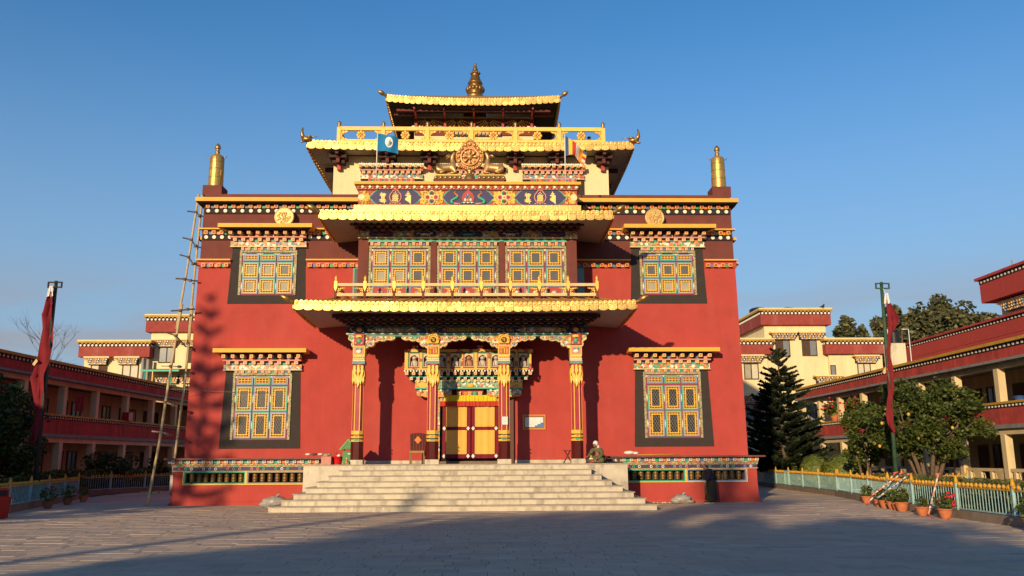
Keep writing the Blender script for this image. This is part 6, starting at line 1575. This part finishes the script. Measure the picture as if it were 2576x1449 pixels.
# far trees beyond the residence
far = [M('far_leaf_olive',(.085,.085,.032),.7,var=.3), M('far_leaf_dark',(.04,.048,.022),.7,var=.3), M('far_leaf_pale',(.16,.14,.05),.7,var=.3)]  # olive, dark and paler leaf tones, scattered at random through the crowns
for k, (x, y, zc, rx, rz, lab, n) in enumerate(((41.8,60,14.0,2.4,3.4,'open-crowned tree behind the residence, right of its tower',30),(47.6,60,14.4,3.6,4.2,'tall dark tree behind the right prayer flag',70),(53.4,60,14.8,4.9,4.7,'largest round tree on the skyline behind the right gallery',120),(58.4,62,14.2,4.0,3.8,'lower spreading tree on the skyline nearest the right edge',80))):
    round_tree('broadleaf_tree', lab, 'tree', x, y, zc, rx, rz, n, 110, .34, far, .3, 3 if k else 5, 'trees on the right skyline', 20+k, -1, .3)
def bare_tree(x, y, h, lab, seed):
    random.seed(seed); t = thing('bare_tree', lab, 'tree', (x,y,0), 0, 'leafless trees on the left skyline'); b = MB()
    def br(p, d, L, r, n):
        q = p+d*L; m = p+d*L*.5+Vector((random.gauss(0,.05),random.gauss(0,.05),0))*L; b.tube([p,m,q], [r,r*.8,r*.6], bare, 5 if r > .04 else 3)
        if n <= 0: return
        for _ in range(3 if n > 1 else 2):
            e = (d+Vector((random.gauss(0,.5),random.gauss(0,.4),random.gauss(.1,.3)))).normalized(); br(q, e, L*random.uniform(.6,.85), r*.58, n-1)
    br(Vector((0,0,0)), Vector((0,0,1)), h*.42, .16, 1 if 0 else 5); b.build('branches', t); return t
bare_tree(-40.4, 48, 11.0, 'bare leafless tree standing behind the left gallery roof beside the red prayer flag', 5)
bare_tree(-46.0, 50, 9.0, 'smaller leafless tree at the far left edge behind the gallery roof', 8)
bare_tree(-38.0, 47, 8.6, 'thin leafless tree between the red prayer flag and the cream residence', 11)

# ================================================================== tall prayer flags
def prayer_pole(x, y, h, lean, lab, side, low, pts):
    t = thing('prayer_flag_pole', lab, 'flag pole', (x,y,0), 0, 'tall green poles with red prayer flags')
    top = Vector((lean,0,h)); b = MB(); b.tube([(0,0,0),tuple(top*.5),tuple(top)], [.085,.08,.07], steel_gr if side > 0 else M('blackened_pole',(.03,.035,.028),.6,var=.3), 8); b.build('pole', t)
    b = MB(); c = top+Vector((.0,-.08,-.18)); b.ring(c.x-.3,c.x+.3,c.z-.13,c.z+.13,.05,c.y-.03,c.y+.03,steel_gr if side > 0 else blackw); b.build('top_bracket', t)
    n = len(pts); b = MB(); vs = []; m = 9
    for k, (z, xa, xb) in enumerate(pts):
        for j in range(m): f = j/(m-1); vs.append((lean*z/h+xa+(xb-xa)*f, -.12+.16*sin(f*7+z*2.1)*(.4+abs(xb-xa))+.05*sin(f*15-z*3), z+.07*sin(f*4+z)+.05*f))
    b.add(vs, [(i*m+j,i*m+j+1,(i+1)*m+j+1,(i+1)*m+j) for i in range(n-1) for j in range(m-1)], flag_red, True); c_ = b.build('banner', t)
    b = MB(); z, xa, xb = pts[0]; xx = lean*z/h+(xa+xb)/2
    for d in (-.07,.06): b.prism([(xx+d*.5-.02,z+.25),(xx+d-.05,z+.0),(xx+d*1.2-.06,z-.22),(xx+d*1.2+.04,z-.18),(xx+d*.5+.03,z+.25)], -.2, -.185, white_cloth)
    b.tube([(xx,-.15,z+.2),(lean,-.1,h-.3)], .012, white_cloth, 4); b.build('white_streamer', t)
    z, xa, xb = pts[len(pts)//2]
    b = MB(); b.prism([(lean*z/h+xa,z+.1),(lean*z/h+xa-.14,z-.12),(lean*z/h+xa-.05,z-.2),(lean*z/h+xa+.08,z)], -.2, -.185, M('pale_yellow_cloth',(.6,.45,.2),.9)); b.build('pale_streamer', t)
prayer_pole(-17.35,-.8, 9.2, .05, 'tall pole with a long red prayer flag by the left fence', -1, 1.2, [(8.7,-.16,-.02),(8.2,-.26,.02),(7.66,-.37,.1),(7.1,-.33,.14),(6.5,-.4,.1),(5.8,-.38,.13),(5.15,-.5,.02),(4.3,-.36,.05),(3.5,-.27,.11),(3.0,-.34,.02),(2.5,-.32,-.06)])
prayer_pole(17.3,-1.5, 9.0, .12, 'tall green pole with a long red prayer flag by the right fence', 1, 1.9, [(8.25,.06,.14),(7.9,.07,.3),(7.44,.1,.54),(7.15,.12,.46),(6.9,.1,.3),(6.4,.0,.18),(5.8,-.13,.08),(5.3,-.2,.12),(4.95,-.17,.1),(4.5,-.12,.14),(4.05,-.16,.08),(3.5,-.22,.06),(3.1,-.25,.02),(2.75,-.08,.01)])
b = MB(); b.tube([(-20.7,-52,0),(-20.65,-52,12.6)], [.3,.24], grey_conc, 8); b.build('tall_pole', None, 'tall concrete pole standing behind the viewer on the left of the court', 'pole')  # unseen pole inferred from its shadow, thickened to cast it wide enough

# ================================================================== pots, sticks, red bin
pot_p = [(.15,0),(.2,.1),(.255,.28),(.26,.33),(.29,.34),(.29,.38),(.25,.38),(.24,.34),(.0,.33)]
def pot(x, y, s, plant, lab, tone=terra):
    s *= .72; plant = (int(plant[0]*.7), plant[1]*.75, plant[2]*.75, plant[3])
    t = thing('flower_pot', lab, 'flower pot', (x,y,0), 0, 'terracotta pots along the fence'); b = MB(); b.lathe([(r*s,z*s) for r,z in pot_p], 0, 0, tone, 18); b.build('pot', t)
    b = MB(); random.seed(int(x*100+y*7) & 1023)
    n, h, w, kind = plant
    for _ in range(5): b.tube([(0,0,.3*s),(random.gauss(0,.08),random.gauss(0,.08),.3*s+h*.5),(random.gauss(0,w*.5),random.gauss(0,w*.5),.3*s+h*.85)], [.012,.008,.004], leafs[0], 4)
    leaves(b, (0,0,.36*s+h*.5), w, w, h*.55, n, .085, leafs, .0); b.build('plant', t)
    if kind:
        b = MB(); fm = M('red_petals',(.5,.015,.03),.6)
        for _ in range(kind):
            c = (random.uniform(-w,w),random.uniform(-w,-.05),.36*s+random.uniform(.2,1.05)*h); b.ell(c, .055, .055, .045, fm, 6, 4); b.ell((c[0]+.04,c[1],c[2]+.02), .04, .04, .04, fm, 6, 4)
        b.build('red_flowers', t)
terra_d = M('terracotta_dark',(.3,.1,.05),.85,var=.2)
pot(15.55,-2.6,1.0,(150,.6,.3,0),'terracotta pot with a leafy plant at the left end of the right-hand row')
pot(15.0,-4.9,.95,(90,.45,.22,2),'tilted-looking terracotta pot under the pink striped stick, second from the left of the right-hand row')
pot(14.82,-5.75,1.0,(100,.5,.25,0),'terracotta pot under the blue striped stick in the right-hand row')
pot(14.72,-6.55,1.0,(140,.6,.3,0),'terracotta pot left of the small one in the group of three on the right')
pot(14.64,-7.05,.9,(80,.45,.22,0),'smallest terracotta pot squeezed between two others on the right')
pot(14.52,-7.65,1.1,(170,.62,.32,0),'widest terracotta pot ending the group of three on the right')
pot(14.15,-9.75,1.0,(60,.45,.22,0),'terracotta pot with few leaves beside the upright pink striped stick')
pot(14.15,-11.1,1.05,(110,.6,.4,7),'terracotta pot with red geraniums near the fence post on the right')
pot(13.95,-15.5,1.15,(260,.75,.4,5),'dark pot with red flowers cut by the right picture edge', terra_d)
pot(-17.05,2.9,1.0,(120,.55,.35,2),'terracotta pot with a sprawling plant catching the sun at the left fence corner')
pot(-16.55,.4,1.0,(160,.7,.4,0),'dark terracotta pot with a bushy plant in the middle of the left fence', terra_d)
pot(-15.9,-2.5,1.0,(160,.75,.45,1),'dark terracotta pot with trailing leaves nearest the red bin', terra_d)
stripes = [(M('stick_pink',(.6,.14,.12),.5), M('stick_white',(.75,.65,.6),.5)), (M('stick_blue',(.3,.45,.65),.5), MATS['stick_white']), (M('stick_orange',(.7,.28,.14),.5), MATS['stick_white'])]
def stick(a, c, k, lab):
    t = thing('striped_stick', lab, 'stick', a, 0, 'striped broomsticks leaning on the right fence'); a, c = Vector(a), Vector(c); d = c-a
    for j in range(9): MB().tube([tuple(d*(j/9)), tuple(d*((j+1)/9))], .028, stripes[k][j%2], 6).build('stripe', t)
    n = d.normalized(); MB().tube([tuple(d-Vector((.1,.02,.02))),tuple(d+Vector((.1,.02,.02)))], .03, stripes[0][0], 6).build('head', t)
stick((15.05,-3.7,.02),(15.85,-4.6,1.2),0,'red and white striped stick leaning at the left end of the fence pots'); stick((14.7,-5.0,.4),(15.35,-6.1,1.2),2,'orange striped stick standing in a pot and leaning on the fence'); stick((14.45,-6.0,.35),(15.05,-7.3,1.2),1,'pale blue and white striped stick standing in a pot and leaning on the fence'); stick((14.25,-9.9,.05),(14.65,-9.95,1.25),2,'nearly upright orange striped stick beside the fence post')
b = MB(); fm = M('red_petals',(.5,.015,.03),.6)
for _ in range(16): x, y = 14.0+random.gauss(0,.2), -10.6+random.gauss(0,.5); b.ell((x,y,.012), .035, .03, .012, fm, 5, 3)
b.build('fallen_petals', None, 'red petals scattered on the paving below the geranium pot', 'petals', kind='stuff')
t = thing('red_bin', 'red metal litter bin cut by the left picture edge', 'bin', (-14.75,-8.1,0), R(-28)); t.scale = (.85,.85,.85)
rb = M('bin_red_paint',(.42,.012,.014),.35,var=.15)
b = MB(); b.hexa([(-.38,-.3,.02),(.3,-.3,.02),(.3,.3,.02),(-.38,.3,.02)], [(-.42,-.34,.72),(.34,-.34,.72),(.34,.34,.72),(-.42,.34,.72)], rb); b.build('body', t)
MB().box(-.44,.36,-.36,.36,.72,.79,rb).build('collar', t); MB().box(-.36,.28,-.28,.28,.79,1.1,rb).build('hood', t); MB().box(-.25,.17,-.3,-.281,.83,1.04,p_dk).build('opening', t); MB().box(.281,.30,-.2,.2,.83,1.04,p_dk).build('opening', t)
# flowers and pots on the right gallery balcony
for y, lab in ((21.6,'pot of red flowers on the right gallery balcony nearest the pine'),(17.9,'pot of red flowers on the right gallery balcony behind the leafy tree')):
    t = thing('balcony_pot', lab, 'flower pot', (24.3,y,4.165)); b = MB(); b.lathe([(r*1.1,z*1.1) for r,z in pot_p], 0, 0, terra, 14); b.build('pot', t)
    b = MB(); leaves(b, (-.1,0,.85), .7, .7, .5, 260, .14, leafs, 0); b.build('plant', t)
    b = MB()
    for _ in range(26): b.ell((random.gauss(-.15,.4),random.gauss(0,.4),.95+random.gauss(0,.25)), .09, .09, .07, fm, 5, 4)
    b.build('red_flowers', t)

# ================================================================== behind the viewer: what throws the long evening shadows
norfolk('pine_tree', 'tall layered pine behind the viewer on the left', -21.6, -26.0, 15.2, 2.5, 6, 20)
round_tree('shade_tree', 'spreading tree behind the viewer nearest the court axis', 'tree', -13.6, -52, 7.3, 4.6, 3.5, 120, 90, .36, leafs, .22, 3, seed=31, cr=.32)
round_tree('shade_tree', 'broad tree behind the viewer right of the court axis', 'tree', -5.9, -50, 6.6, 5.0, 3.0, 130, 90, .36, leafs, .22, 3, seed=32, cr=.32)
round_tree('shade_tree', 'lower tree behind the viewer toward the right', 'tree', 3.5, -47, 4.9, 4.4, 2.4, 90, 80, .36, leafs, .2, 3, seed=33, cr=.3)

t = thing('storage_box', 'small red box on the first-floor parapet of the left gallery', 'box', (-21.35,17.2,4.165)); MB().box(-.2,.2,-.3,.3,0,.45,rb).build('box_body', t); MB().box(-.22,.22,-.32,.32,.45,.5,rb).build('lid', t)
t = thing('blue_basin', 'blue plastic basin on the right gallery parapet near the right edge', 'basin', (24.05,.6,4.165)); b = MB(); b.lathe([(.16,0),(.26,.17),(.28,.18),(.25,.17),(.14,.02)], 0, 0, M('blue_plastic',(.05,.12,.4),.4), 16); b.build('basin_body', t)
def laundry(x, y, z, lab, m, w):
    b = MB(); n = 10; vs = []
    for k in range(n+1):
        for j in range(4): vs.append((x+.04*sin(k*1.3+j*.4), y-w/2+w*k/n, z-.85*j/3))
    b.add(vs, [(i*4+j,i*4+j+1,(i+1)*4+j+1,(i+1)*4+j) for i in range(n) for j in range(3)], m, True); b.build('laundry_cloth', None, lab, 'laundry')
laundry(-21.75, 11.6, 5.3, 'maroon robe drying on the upper floor of the left gallery', M('robe_maroon',(.2,.02,.03),.9), 1.0)
laundry(24.5, 8.0, 5.3, 'maroon robe drying on the upper floor of the right gallery behind the round tree', MATS['robe_maroon'], 1.1)

round_tree('shade_tree', 'tall slender open-crowned tree far behind the viewer', 'tree', -11.0, -56, 11.2, 2.0, 4.6, 24, 34, .34, leafs, .16, 1, seed=41, cr=.3)
